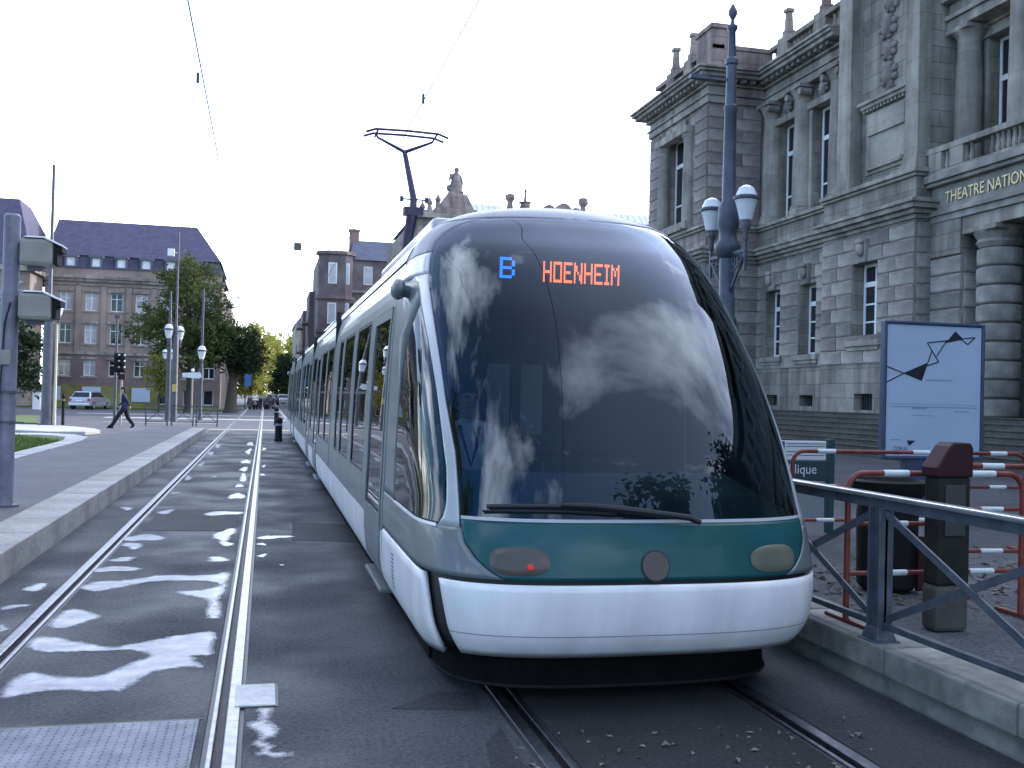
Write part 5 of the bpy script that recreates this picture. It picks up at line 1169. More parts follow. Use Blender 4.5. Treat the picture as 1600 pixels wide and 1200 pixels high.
# ------------------------------------------------------------------ trees
def tree(name, label, base, trunk_h, r0, lobes, nleaf, leaf, m, seed, group=None, clump=.7):
    """lobes: (x,y,z,rx,ry,rz) relative to the base"""
    rr = random.Random(seed)
    T = root(name, label, 'tree', base, group=group)
    tb = MB(); top = (rr.uniform(-.2,.2), rr.uniform(-.2,.2), trunk_h)
    tb.tube([(0,0,-.05),(0,0,.3),(top[0]*.4,top[1]*.4,trunk_h*.5),top], [r0*1.5,r0*1.1,r0*.9,r0*.75], 10)
    for l in lobes:
        e = Vector(l[:3]); s0 = Vector((top[0]*.8, top[1]*.8, trunk_h*rr.uniform(.7,1)))
        mid = s0.lerp(e, .5)+Vector((rr.uniform(-.3,.3), rr.uniform(-.3,.3), .2)); tb.tube([s0, mid, e], [r0*.5, r0*.3, r0*.1], 7)
        for k in range(4):
            q = e+Vector((rr.uniform(-1,1)*l[3]*.7, rr.uniform(-1,1)*l[4]*.7, rr.uniform(-.6,.8)*l[5])); tb.tube([mid, mid.lerp(q, .6)+Vector((0,0,.1)), q], [r0*.22, r0*.13, r0*.04], 5)
    tb.build('trunk', M_BARK, T, smooth=True)
    vol = [l[3]*l[4]*l[5] for l in lobes]; tot = sum(vol); vs = []; fs = []
    for l, v in zip(lobes, vol):
        nl = int(nleaf*v/tot); ncl = max(6, nl//45)
        cl = []
        for c in range(ncl):
            d = Vector((rr.gauss(0,1), rr.gauss(0,1), rr.gauss(0,1))).normalized()*(rr.random()**.4)
            cl.append((l[0]+d.x*l[3], l[1]+d.y*l[4], l[2]+d.z*l[5], rr.uniform(.6,1.4)))
        for i in range(nl):
            c = rr.choice(cl); k = clump*c[3]*.42
            p = Vector((c[0]+rr.gauss(0,k), c[1]+rr.gauss(0,k), c[2]+rr.gauss(0,k*.75)))
            s = leaf*rr.uniform(.6,1.35); a = Vector((rr.gauss(0,1), rr.gauss(0,1), rr.gauss(0,.6))).normalized(); b = a.orthogonal().normalized()
            b = (b*cos(rr.uniform(0,6.28))+a.cross(b)*sin(rr.uniform(0,6.28))).normalized()
            o = len(vs); vs += [tuple(p-a*s), tuple(p+b*s*.55), tuple(p+a*s), tuple(p-b*s*.55)]; fs.append((o, o+1, o+2, o+3))
    me = bpy.data.meshes.new('crown'); me.from_pydata(vs, [], fs); me.materials.append(m); put('crown', me, T)
    return T
def wood():
    # the avenue closes into one green mass far away
    rr = random.Random(77); vs = []; fs = []
    for i in range(16000):
        x = rr.uniform(-30, 45); y = rr.uniform(285, 310); top = 15+3*sin(x*.35)+2*sin(x*.83+1); z = top*rr.random()**.7
        p = Vector((x, y, z)); s_ = rr.uniform(.25, .6); a = Vector((rr.gauss(0,1), rr.gauss(0,1), rr.gauss(0,1))).normalized(); b = a.orthogonal().normalized(); o = len(vs)
        vs += [tuple(p-a*s_), tuple(p+b*s_*.6), tuple(p+a*s_), tuple(p-b*s_*.6)]; fs.append((o, o+1, o+2, o+3))
    me = bpy.data.meshes.new('far_wood'); me.from_pydata(vs, [], fs); me.materials.append(M_LEAFY); put('far_wood', me, label='distant green mass of trees closing the end of the avenue', cat='trees', kind='stuff')
def trees():
    wood()
    tree('broadleaf_tree', 'large dark green tree in front of the long stone building', (-5.6,82,0), 3.0, .35,
         [(-.3,0,8.6,2.6,2.6,3.4),(-2.6,0,6.4,2.2,2.2,1.9),(1.6,0,6.6,2.2,2.4,2.6),(.2,0,4.6,3.0,2.6,1.5),(-.6,-.4,10.7,1.5,1.5,1.4)], 15000, .13, M_LEAFM, 5)
    tree('broadleaf_tree', 'dark low-crowned tree just right of the large tree on the street corner', (-2.6,84,0), 2.6, .45,
         [(0,0,5.0,2.6,2.4,1.9),(1.2,0,4.2,1.4,1.6,1.3),(-1.2,0,6.0,1.8,1.8,1.4)], 9000, .13, M_LEAFD, 6)
    tree('broadleaf_tree', 'very dark tree at the left edge behind the grey pole', (-15.6,70,0), 1.6, .3,
         [(0,0,4.6,2.2,2.2,2.6),(-2.5,0,4.2,2.2,2,2.6),(.8,0,2.6,1.4,1.4,1.4)], 9000, .13, M_LEAFD, 7)
    tree('small_tree', 'small light green tree at the foot of the large dark tree', (-7.6,80,0), 1.2, .1,
         [(0,0,3.0,1.1,1.1,1.3),(.4,0,2.0,.8,.8,.8)], 2600, .11, M_LEAFY, 8)
    gp = 'trees along the far avenue'
    lab = ['tall yellow-green tree where the avenue begins, left of the tram tracks', 'yellow-green avenue tree behind the first tall one', 'sunlit tree at the end of the avenue', 'dark avenue tree just left of the far end of the tram', 'dull green avenue tree behind the corner house', 'sunlit avenue tree furthest to the left']
    sp = [(-1.9,138,11.6,M_LEAFY),(-.6,165,12.6,M_LEAFY),(2.0,205,14.5,M_LEAFY),(2.6,150,7.6,M_LEAFD),(5,200,15,M_LEAFY),(-4.4,135,10.6,M_LEAFM)]
    for i, ((x, y, h, m), lb) in enumerate(zip(sp, lab)):
        tree('avenue_tree', lb, (x,y,0), 2.6, .3, [(0,0,h*.74,1.5,2.0,h*.25),(0,0,h*.36,1.9,2.2,h*.24),(.4,0,h*.54,2.0,2.2,h*.2),(-.2,0,h*.18,1.3,1.6,h*.1)], 7500, .17, m, 20+i, gp, clump=.9)
    # park trees behind the photographer, mirrored in the tram's glass
    gp = 'park trees facing the tram, seen mirrored in its glass'
    for i, (x, y, h) in enumerate(((-9.5,-6,10),(-13.5,1.5,11),(-10.5,8,9.5),(9.5,-9,13),(12.5,-2,12),(-5,-26,9))):
        tree('park_tree', ['park tree nearest the left platform, mirrored in the cab side window', 'second park tree by the lawn, mirrored in the tram side', 'park tree beside the lawn level with the tram nose', 'tall park tree mirrored in the right edge of the windscreen', 'park tree between the plaza and the theatre wing, mirrored in the windscreen', 'park tree straight behind the photographer, mirrored low in the windscreen'][i],
             (x,y,.25), 2.8, .3, [(0,0,h*.68,2.6,2.6,h*.28),(1.4,.8,h*.55,2,2,h*.2),(-1.4,-.6,h*.5,2,2,h*.2)], 4500, .2, M_LEAFM, 40+i, gp, clump=1.0)
trees()

# ------------------------------------------------------------------ street furniture, right side
def lantern(parent, c, s=1.0, detail=True):
    x, y, z = c; k = s
    mb = MB(); mb.lathe([(.075*k,0),(.11*k,.02*k),(.185*k,.33*k),(.205*k,.36*k)], (x,y,z), 12); g = mb.build('lantern', M_LAMPG, parent, smooth=True)
    mb = MB(); mb.lathe([(.21*k,.36*k),(.225*k,.38*k),(.225*k,.42*k),(.19*k,.44*k)], (x,y,z), 12); mb.build('lantern_ring', M_POSTD, g)
    mb = MB(); mb.lathe([(.19*k,.441*k),(.165*k,.50*k),(.13*k,.58*k),(.06*k,.615*k),(.02*k,.63*k)], (x,y,z), 12); mb.build('lantern_cap', M_CAP, g, smooth=True)
    mb = MB(); mb.lathe([(.03*k,-.36*k),(.055*k,-.30*k),(.035*k,-.22*k),(.085*k,-.10*k),(.09*k,-.03*k),(.07*k,-.001)], (x,y,z), 10); mb.build('lantern_stem', M_POSTD, g, smooth=True)
    return g
def street_lamp():
    T = root('street_lamp', 'tall blue-grey ornate street lamp with two white lanterns before the theatre', 'street lamp', (8.5,18,.27))
    mb = MB(); mb.lathe([(.30,0),(.30,.25),(.22,.35),(.20,1.0),(.22,1.05),(.175,1.15),(.165,2.9),(.20,2.95),(.20,3.05),(.165,3.1),(.16,3.45),(.145,3.5),(.145,4.2),(.21,4.25),(.25,4.38),(.25,4.46),(.18,4.55),(.165,4.7),(.20,4.8),(.20,5.15),(.13,5.3),(.115,7.0),(.13,7.03),(.13,7.12),(.105,7.15),(.095,7.9),(.12,7.93),(.12,8.02),(.08,8.06),(.065,8.55),(.10,8.6),(.10,8.66),(.045,8.7),(.03,8.78),(.085,8.88),(.085,8.95),(.02,9.08)], (0,0,0), 16); mb.build('shaft', M_LAMPP, T, smooth=True)
    for sg in (-1, 1):
        y = sg*.66; x = sg*-.04
        br = MB(); br.bar((0,sg*.12,4.28),(x,y,4.28), .05, .06); br.bar((0,sg*.12,3.55),(x,y*.95,4.2), .04, .04); br.bar((x,y,3.9),(x,y,4.45), .05, .05)
        for q in range(4):
            yy = sg*(.2+q*.12); br.bar((0,yy,4.26),(0,yy,3.66+q*.17), .025, .025)
        for q in range(3):
            n = 12; r = .085-q*.012; cy = sg*(.22+q*.17); cz = 4.12-.06*(2-q)
            br.tube([(0, cy+r*cos(2*pi*i/n), cz+r*sin(2*pi*i/n)) for i in range(n+1)], .013, 6, cap=False)
        br.build('scroll_bracket', M_LAMPP, T)
        g = lantern(T, (x, y, 4.82), 1.06)
    mb = MB(); mb.bar((-.62,0,7.62),(.06,0,7.62), .035, .05); mb.box(-.85,-.5,-.06,.06,7.58,7.66); mb.build('banner_arm', M_LAMPP, T)
street_lamp()

def poster_panel():
    x0, x1, z0, z1 = 8.24, 9.84, 1.0, 2.92; Y = 12.5
    T = root('poster_panel', 'blue-framed advertising panel with pale blue poster of black triangles', 'advertising panel', ((x0+x1)/2, Y, .27))
    def B(nm, a, b, c, d, e, f, m, p=T, bev=0): mb = MB(); mb.box(a-(x0+x1)/2, b-(x0+x1)/2, c-Y, d-Y, e-.27, f-.27); return mb.build(nm, m, p, bevel=bev)
    mb = MB(); w = .05; X0, X1 = x0-(x0+x1)/2, x1-(x0+x1)/2; Z0, Z1 = z0-.27, z1-.27
    mb.box(X0, X0+w, -.06, .06, Z0, Z1); mb.box(X1-w, X1, -.06, .06, Z0, Z1); mb.box(X0+w, X1-w, -.06, .06, Z1-w, Z1); mb.box(X0+w, X1-w, -.06, .06, Z0, Z0+w); mb.build('frame', M_BLUEF, T, bevel=.02)
    B('case', x0+w, x1-w, Y-.02, Y+.05, z0+w, z1-w, M_BLUEF)
    B('foot', x0+.35, x1-.35, Y-.05, Y+.05, .27, z0, M_BLUEF)
    px0, px1, pz0, pz1 = X0+w+.005, X1-w-.005, Z0+w+.005, Z1-w-.005
    mb = MB(); mb.box(px0, px1, -.035, -.0205, pz0, pz1); pp = mb.build('poster', M_POSTER, T)
    def q(x, y): return (px0+(x-820)/478*(px1-px0), pz0+(1035-y)/657*(pz1-pz0))
    ink = MB()
    for tri in ([(900,622),(1026,563),(996,658)], [(1162,400),(1206,440),(1112,463)]):
        a = [q(*p) for p in tri]; ink.extrude(a, (0,-.0375,0), (1,0,0), (0,0,1), (0,-.001,0))
    for a, b in (((820,590),(905,622)),((905,622),(820,668)),((1020,465),(1265,428)),((1020,465),(1080,560)),((1020,580),(1080,560)),((1045,500),(1022,572)),((1115,455),(1070,530)),((1265,428),(1228,465)),((1228,465),(1192,440))):
        a, b = q(*a), q(*b); ink.bar((a[0],-.038,a[1]), (b[0],-.038,b[1]), .016, .002, up=(0,1,0))
    t = [q(925,958), q(970,958), q(938,985)]; ink.extrude(t, (0,-.0375,0), (1,0,0), (0,0,1), (0,-.001,0))
    ink.build('poster_drawing', M_INK, pp, kind='stuff')
    gr = MB()
    for a, b, y, h in ((1015,1150,652,7),(845,1280,788,5),(950,1025,795,10),(1160,1240,808,6),(950,1060,832,4),(840,900,955,5),(835,1280,775,3)):
        p0, p1 = q(a, y+h/2), q(b, y-h/2); gr.box(p0[0], p1[0], -.0375, -.0365, p0[1], p1[1])
    gr.build('poster_print', M_INKG, pp, kind='stuff')
    me = text_mesh('TOKAJ', .075, 'poster_words'); me.materials.append(M_INK); o = put('poster_words', me, pp); p = q(858, 1008); o.location = (p[0], -.038, p[1]); o.rotation_euler = (pi/2, 0, 0)
poster_panel()

def station_sign():
    T = root('station_sign', 'green stop sign reading République under a small timetable panel', 'sign', (5.8,10.5,.27))
    def B(nm, a, b, c, d, e, f, m, bev=.006, p=T): mb = MB(); mb.box(a-5.8, b-5.8, c-10.5, d-10.5, e-.27, f-.27); return mb.build(nm, m, p, bevel=bev)
    B('post', 6.25, 6.33, 10.48, 10.56, .27, 1.34, M_SIGNG); B('post', 5.22, 5.30, 10.48, 10.56, .27, 1.34, M_SIGNG)
    g = B('name_board', 5.30, 6.25, 10.485, 10.53, .86, 1.09, M_SIGNG)
    t = B('timetable', 5.60, 6.22, 10.485, 10.52, 1.10, 1.315, M_SIGNW); B('line_strip', 5.605, 5.70, 10.4835, 10.4849, 1.105, 1.31, M_VIOLET, 0, t)
    lp = MB()
    for z in (1.15, 1.19, 1.25, 1.28): lp.box(-.08, .40, -.018, -.0165, z-.27, z-.263)
    lp.build('timetable_lines', M_SIGNG, t, kind='stuff')
    B('lower_panel', 5.34, 6.21, 10.49, 10.52, .45, .80, mat('sign_lower_grey', (.22,.25,.27), rough=.5))
    me = text_mesh('République', .155, 'name_lettering'); me.materials.append(M_SIGNW); wd = max(v.co.x for v in me.vertices); o = put('name_lettering', me, g); o.location = (6.10-5.8-wd*.95, -.019, .945-.27); o.rotation_euler = (pi/2, 0, 0); o.scale = (.95, 1, 1)
    for i, ch in enumerate('BC'):
        me = text_mesh(ch, .095, 'line_letter'); me.materials.append(M_SIGNW); o = put('line_letter', me, t); o.location = (5.622-5.8, -.0185, 1.225-.27-i*.10); o.rotation_euler = (pi/2, 0, 0)
station_sign()

def railing():
    T = root('guard_railing', 'grey steel railing with crossed braces on the right kerb', 'railing', (3.72, 0, .28))
    ys = [2.35, 3.98, 5.62, 7.25, 8.88, 10.51]
    for y in ys:
        mb = MB(); mb.box(-.012, .012, y-.062, y+.062, .0, .82); mb.box(-.05, .05, y-.062, y-.050, .02, .82); mb.box(-.05, .05, y+.050, y+.062, .02, .82)
        p = mb.build('post', M_RAILING, T, bevel=.004)
        mb = MB(); mb.box(-.085, .085, y-.10, y+.10, .0, .014); mb.hexa([(-.07,y-.085,.014),(.07,y-.085,.014),(.07,y+.085,.014),(-.07,y+.085,.014)], [(-.05,y-.062,.09),(.05,y-.062,.09),(.05,y+.062,.09),(-.05,y+.062,.09)]); mb.build('base_plate', M_RAILING, p, bevel=.004)
    mb = MB(); mb.box(-.045, .045, ys[0]-.4, ys[-1]+.3, .875, .905); mb.build('handrail', M_HAND, T, bevel=.012)
    mb = MB(); mb.box(-.02, .02, ys[0]-.4, ys[-1]+.3, .815, .8745); mb.build('handrail_web', M_RAILING, T)
    for a, b in zip(ys, ys[1:]):
        mb = MB(); mb.box(-.018, .018, a+.0625, b-.0625, .085, .125); mb.build('bottom_bar', M_RAILING, T, bevel=.004)
        mb = MB(); mb.bar((.008, a+.065, .79), (.008, b-.065, .14), .014, .045, up=(0,0,1)); mb.build('brace', M_RAILING, T)
        mb = MB(); mb.bar((-.008, a+.065, .14), (-.008, b-.065, .79), .014, .045, up=(0,0,1)); mb.build('brace', M_RAILING, T)
railing()

def barrier(label, loc, rotz, length, group):
    T = root('barrier', label, 'barrier', loc, rotz, group)
    r = .02; H = 1.0; zs = [.33, .66, .995]
    mb = MB(); n = 6; c = .12
    arc0 = [(c-c*cos(pi/2*i/n), 0, H-c+c*sin(pi/2*i/n)) for i in range(n+1)]; arc1 = [(length-p[0], 0, p[2]) for p in reversed(arc0)]
    mb.tube([(0,0,.03)]+arc0+arc1+[(length,0,.03)], r, 10); mb.build('frame', M_RED, T, smooth=True)
    for z in zs[:2]:
        mb = MB(); mb.tube([(0,0,z),(length,0,z)], .016, 8); mb.build('rail', M_RED, T, smooth=True)
    for z in zs:
        for x in (.26, length*.5, length-.42):
            mb = MB(); rr = r+.004 if z > .9 else .02; mb.tube([(x,0,z+.005 if z > .9 else z),(x+.19,0,z+.005 if z > .9 else z)], rr, 10); mb.build('white_band', M_WBAND, T, smooth=True)
    for x in (0, length):
        mb = MB(); mb.tube([(x,-.24,.02),(x,.24,.02)], .018, 8); mb.build('foot', M_RED, T, smooth=True)
g_ = 'red and white site barriers'
barrier('red and white barrier just behind the railing, around the black bin', (3.80,6.12,.275), 0, 1.36, g_)
barrier('red and white barrier furthest back, in front of the stop sign', (4.98,9.0,.275), R(-1), 2.6, g_)
barrier('red and white barrier at the right edge, next to the brown ticket post', (5.25,7.0,.275), R(-3), 2.0, g_)

def ticket_post():
    T = root('ticket_validator', 'brown ticket post with sloping maroon top behind the railing', 'ticket machine', (4.36, 5.86, .275))
    mb = MB(); mb.box(-.125, .125, -.08, .08, .0, .30); mb.build('plinth', mat('plinth_stone', (.075,.07,.06), rough=.8, var=.2, vscale=8), T, bevel=.03)
    mb = MB(); mb.box(-.115, .125, -.075, .075, .301, 1.0); mb.build('body', M_PILL, T, bevel=.015)
    mb = MB(); mb.extrude([(-.135,1.001),(.135,1.001),(.135,1.19),(.115,1.225),(-.01,1.225),(-.04,1.20),(-.135,1.06)], (0,-.085,0), (1,0,0), (0,0,1), (0,.17,0)); h = mb.build('hood', M_MAROON, T, bevel=.012)
    mb = MB(); mb.box(-.07, .08, -.088, -.0755, .62, .95); mb.build('front_plate', mat('validator_plate', (.045,.045,.04), rough=.5), T, bevel=.01)
ticket_post()
def litter_bin():
    T = root('litter_bin', 'black litter bin with wide rim behind the railing', 'bin', (4.82,7.2,.275))
    mb = MB(); mb.lathe([(.20,.02),(.225,.05),(.235,.60),(.225,.70)], (0,0,0), 20); mb.build('body', M_BIN, T, smooth=True)
    mb = MB(); mb.lathe([(.23,.70),(.285,.78),(.30,.86),(.27,.875),(.22,.80)], (0,0,0), 20); mb.build('rim', M_BIN, T, smooth=True)
    mb = MB(); mb.box(-.03, .03, .2, .28, 0, .85); mb.build('post', M_BIN, T)
    mb = MB(); mb.box(.12, .25, -.24, -.20, .03, .45); mb.build('maroon_plate', M_MAROON, T)
litter_bin()

# ------------------------------------------------------------------ street furniture, left side
def left_side():
    T = root('signal_pole', 'thick grey steel pole with two beige signal boxes on the left platform', 'signal pole', (-3.02,13.43,.262))
    mb = MB(); mb.tube([(0,0,0),(0,0,2.6)], .102, 20); mb.tube([(0,0,2.6),(0,0,3.50),(0,0,3.53)], [.095,.095,.07], 20); mb.build('shaft', M_POST, T, smooth=True)
    mb = MB(); mb.tube([(0,0,0),(0,0,.02)], .17, 16); mb.build('base_flange', M_POSTD, T)
    for z, in ((1.0,), (1.36,)):
        mb = MB(); mb.tube([(0,0,z),(0,0,z+.03)], .110, 16); mb.box(-.26, .22, -.10, -.085, z, z+.022); mb.build('band', M_POSTD, T)
    for z in (2.90, 2.245):
        mb = MB(); mb.box(.115, .50, -.17, .15, z, z+.335); b = mb.build('signal_box', M_BOXG, T, bevel=.05)
        mb = MB(); mb.hexa([(.16,-.175,z+.337),(.42,-.175,z+.337),(.42,.155,z+.337),(.16,.155,z+.337)], [(.18,-.165,z+.355),(.41,-.165,z+.355),(.41,.145,z+.355),(.18,.145,z+.355)]); mb.hexa([(.40,-.18,z+.33),(.60,-.18,z+.24),(.60,.16,z+.24),(.40,.16,z+.33)], [(.40,-.175,z+.355),(.605,-.175,z+.262),(.605,.155,z+.262),(.40,.155,z+.355)]); mb.build('lid', M_LID, b, bevel=.006)
        mb = MB(); mb.box(.502, .545, -.15, .13, z+.03, z+.285); mb.box(.545, .595, -.15, .13, z+.18, z+.262); mb.build('hood', M_BIN, b)
        mb = MB(); mb.box(.08, .116, -.04, .04, z+.05, z+.28); mb.build('bracket', M_POSTD, b)
        mb = MB(); mb.box(.2, .38, -.1, .08, z-.045, z-.002); mb.build('gland_plate', M_POSTD, b)
    mb = MB(); mb.tube([(-.06,-.105,.0),(-.06,-.108,1.4),(-.03,-.112,2.2),(.03,-.11,2.45)], .011, 6); mb.build('cable', M_BLK, T)
    mb = MB(); mb.box(-.05, .05, -.135, -.1, 1.7, 1.88); mb.build('junction_box', M_BOXG, T, bevel=.008)
    # tall masts
    def mast(label, loc, prof, m=M_POSTD, extra=None, name='catenary_mast'):
        T = root(name, label, 'mast', loc); mb = MB(); mb.tube([(0,0,z) for r, z in prof], [r for r, z in prof], 12); mb.build('shaft', m, T, smooth=True); return T
    t = mast('tall dark mast with thick foot on the traffic island', (-8.68,45.3,.13), [(.24,0),(.22,.1),(.20,4.5),(.08,4.7),(.06,10.7)])
    mb = MB(); mb.box(-.3, .3, -.3, .3, 0, .06); mb.build('base_flange', M_POSTD, t)
    t = root('lantern_post', 'slender cream lantern post beside the thick-footed mast', 'street lamp', (-8.38,45.3,.13)); mb = MB(); mb.tube([(0,0,0),(0,0,4.2)], [.07,.05], 10); mb.build('shaft', mat('cream_post', (.5,.48,.38), rough=.5), t, smooth=True); lantern(t, (.05,0,4.5), 1.0)
    t = mast('tall catenary mast with floodlight and two lanterns, left of the tracks', (-4.75,58,0), [(.20,0),(.17,.3),(.15,5),(.06,5.3),(.05,10.3)])
    mb = MB(); mb.box(-.55, -.2, -.12, .12, 8.9, 9.3); mb.bar((-.25,0,9.1),(0,0,9.1), .05, .05); mb.build('floodlight', M_LID, t, bevel=.02)
    lantern(t, (-.36,-.1,4.45), 1.25); lantern(t, (.18,.2,4.4), 1.2); mb = MB(); mb.bar((-.36,-.1,4.05),(.18,.2,4.05), .05, .05); mb.build('lantern_arm', M_POSTD, t)
    mb = MB(); mb.box(-.1, .12, -.18, -.15, 1.6, 2.0); mb.build('notice', mat('yellow_notice', (.5,.38,.10), rough=.5), t)
    t = mast('slim blue-grey mast with single lantern nearest the tracks', (-3.62,62,0), [(.15,0),(.10,.3),(.08,4),(.06,7.6)], M_LAMPP); lantern(t, (0,-.15,3.5), 1.25)
    t = mast('dark mast just left of the floodlight mast', (-5.25,60,0), [(.16,0),(.14,.3),(.12,4.5),(.05,7.2)]); 
    t = root('lantern_post', 'twin lantern post before the small light green tree', 'street lamp', (-6.35,72,0)); mb = MB(); mb.tube([(0,0,0),(0,0,3.6)], [.09,.06], 10); mb.bar((-.2,0,3.4),(.2,0,3.4), .05, .05); mb.build('shaft', M_POSTD, t, smooth=True); lantern(t, (-.2,0,3.75), 1.0); lantern(t, (.2,0,3.75), 1.0)
    t = mast('thin dark pole rising behind the traffic light', (-6.87,51.4,0), [(.09,0),(.07,.3),(.05,5.1)], name='sign_pole')
    mb = MB(); mb.box(-.12, .12, -.05, .05, 5.0, 5.15); mb.build('cap', M_POSTD, t)
    # traffic light
    T = root('traffic_light', 'black twin-headed traffic light beside the walking person', 'traffic light', (-6.55,51,0))
    mb = MB(); mb.tube([(0,0,0),(0,0,2.5)], .055, 10); mb.build('pole', mat('pale_pole', (.3,.29,.26), rough=.5), T, smooth=True)
    for dx, rz in ((-.22, 0), (.02, 0)):
        mb = MB(); mb.box(dx-.13, dx+.13, -.12, .12, 2.45, 3.35); h = mb.build('signal_head', M_BIN, T, bevel=.03)
        for k in range(3):
            mb = MB(); mb.tube([(dx+.0,-.12,2.62+k*.28),(dx,-.26,2.60+k*.28)], .095, 10); mb.build('visor', M_BIN, h)
            mb = MB(); mb.ball((dx+.10,-.13,2.70+k*.28), .05, 8, 6); mb.build('visor_glint', M_LAMPG, h)  # pale balls paint the white reflections on the visors
    mb = MB(); mb.box(-.16, .16, -.08, .08, 2.12, 2.38); mb.build('pedestrian_box', M_MAROON, T, bevel=.02)
    # direction sign
    T = root('direction_sign', 'pale direction sign on a post between the masts', 'sign', (-4.0,60.5,0)); mb = MB(); mb.tube([(0,0,0),(0,0,2.5)], .05, 10); mb.build('post', mat('pale_pole', (.3,.29,.26)), T)
    mb = MB(); mb.extrude([(-.55,2.42),(.35,2.36),(.50,2.46),(.42,2.72),(-.55,2.66)], (0,-.09,0), (1,0,0), (0,0,1), (0,.03,0)); mb.build('board', M_CAP, T); mb = MB(); mb.ball((0,0,2.82), .1, 10, 8); mb.build('globe', M_LAMPG, T, smooth=True)
    # far blue sign
    T = root('blue_sign', 'small blue sign beyond the dark street tree', 'sign', (-1.75,97,0)); mb = MB(); mb.tube([(0,0,0),(0,0,3.2)], .05, 8); mb.build('post', M_POSTD, T); mb = MB(); mb.box(-.1, .5, -.08, -.05, 2.2, 3.3); mb.build('board', M_BLUES, T)
    # crossed railings by the crossing
    for i, (x, lb) in enumerate(((-5.35, 'dark crossed railing panel behind the walking person'), (-4.2, 'dark crossed railing panel at the foot of the floodlight mast'), (-3.1, 'dark crossed railing panel nearest the end of the kerb'))):
        T = root('crowd_railing', lb, 'railing', (x, 50.3, 0), group='crossed railings by the pedestrian crossing')
        for xx in (0, .95):
            mb = MB(); mb.box(xx-.03, xx+.03, -.03, .03, 0, 1.0); mb.build('post', M_POSTD, T)
        for z in (.2, .95):
            mb = MB(); mb.box(.031, .919, -.02, .02, z-.02, z+.02); mb.build('rail', M_POSTD, T)
        mb = MB(); mb.bar((.03,0,.22),(.92,0,.93), .03, .03); mb.build('brace', M_POSTD, T); mb = MB(); mb.bar((.03,.031,.93),(.92,.031,.22), .03, .03); mb.build('brace', M_POSTD, T)
    # bollards
    for (x, y, h), lb in zip(((.50,36.6,.84),(.62,54,.95),(-8.1,45.6,1.3)), ('dark round-topped bollard close to the tram side', 'dark bollard further along, near the far end of the tram', 'thin black post on the island beside the cream lantern post')):
        T = root('bollard', lb, 'bollard', (x,y,.0 if x > -2 else .13)); r = .125 if x > -2 else .06
        mb = MB(); mb.lathe([(r*1.15,0),(r*1.15,.06),(r,.09),(r,h-.16),(r*1.12,h-.14),(r*1.12,h-.1),(r*.85,h-.04),(r*.4,h)], (0,0,0), 14); mb.build('body', M_BIN, T, smooth=True)
        mb = MB(); mb.lathe([(r*1.02,h-.30),(r*1.02,h-.22)], (0,0,0), 14); mb.build('band', M_POST, T, smooth=True)
    T = root('utility_box', 'white utility cabinet on the far lawn behind the thick-footed mast', 'cabinet', (-15.2,76,0)); mb = MB(); mb.box(-.25, .25, -.2, .2, .1, 1.3); mb.build('body', M_LID, T, bevel=.03); mb = MB(); mb.box(-.3, .3, -.25, .25, 0, .1); mb.build('plinth', M_CONC, T); mb = MB(); mb.box(-.28, .28, -.23, .23, 1.3, 1.36); mb.build('lid', M_POST, T)
left_side()

def car(label, loc, rotz, m, group=None):
    T = root('car', label, 'car', loc, rotz, group)
    mb = MB(); pr = [(-2.0,.28),(-2.02,.62),(-1.95,.90),(-.95,.93),(.95,.92),(1.75,.78),(2.02,.60),(2.02,.28)]   # y forward
    k = len(pr); vs = []
    for x, ins in ((-.86,0),(-.80,.04),(.80,.04),(.86,0)):
        vs += [(x, y, z+(ins if z > .5 else 0)) for y, z in pr]
    fs = [tuple(range(k)), tuple(range(3*k, 4*k))]
    for q in range(3): fs += [(q*k+i, q*k+(i+1) % k, (q+1)*k+(i+1) % k, (q+1)*k+i) for i in range(k)]
    mb.add(vs, fs); mb.build('body', m, T, bevel=.06)
    mb = MB(); mb.hexa([(-.78,-1.85,.92),(.78,-1.85,.92),(.78,1.0,.92),(-.78,1.0,.92)], [(-.60,-1.45,1.40),(.60,-1.45,1.40),(.60,.25,1.42),(-.60,.25,1.42)]); mb.build('cabin', m, T, bevel=.05)
    for nm, a, b in (('rear_window', [(-.66,-1.83,.98),(.66,-1.83,.98),(.66,-1.79,.98),(-.66,-1.79,.98)], [(-.54,-1.52,1.33),(.54,-1.52,1.33),(.54,-1.48,1.33),(-.54,-1.48,1.33)]),
                     ('windscreen', [(-.68,.98,.97),(.68,.98,.97),(.68,.94,.97),(-.68,.94,.97)], [(-.55,.35,1.36),(.55,.35,1.36),(.55,.31,1.36),(-.55,.31,1.36)])):
        mb = MB(); mb.hexa(a, b); mb.build(nm, M_GLB, T)
    for s in (-1, 1):
        mb = MB(); mb.hexa([(s*.785,-1.6,.97),(s*.785,.8,.97),(s*.74,.8,.97),(s*.74,-1.6,.97)], [(s*.64,-1.3,1.34),(s*.64,.25,1.35),(s*.6,.25,1.35),(s*.6,-1.3,1.34)]); mb.build('side_window', M_GLB, T)
        for y in (-1.3, 1.3):
            mb = MB(); mb.tube([(s*.66,y,.31),(s*.87,y,.31)], .31, 18); w = mb.build('wheel', M_TYRE, T, smooth=True); mb = MB(); mb.tube([(s*.86,y,.31),(s*.885,y,.31)], .2, 14); mb.build('rim', M_CAR, w)
        mb = MB(); mb.box(min(s*.62,s*.84), max(s*.62,s*.84), -2.05, -1.97, .66, .86); mb.build('tail_light', mat('car_tail_light', (.4,.03,.02), rough=.2), T, bevel=.02)
    mb = MB(); mb.box(-.84, .84, -2.09, -1.99, .30, .50); mb.build('bumper', M_CARD if m is M_CARD else M_CAR, T, bevel=.03)
    mb = MB(); mb.box(-.26, .26, -2.075, -2.03, .62, .74); mb.build('number_plate', M_LID, T)
    return T
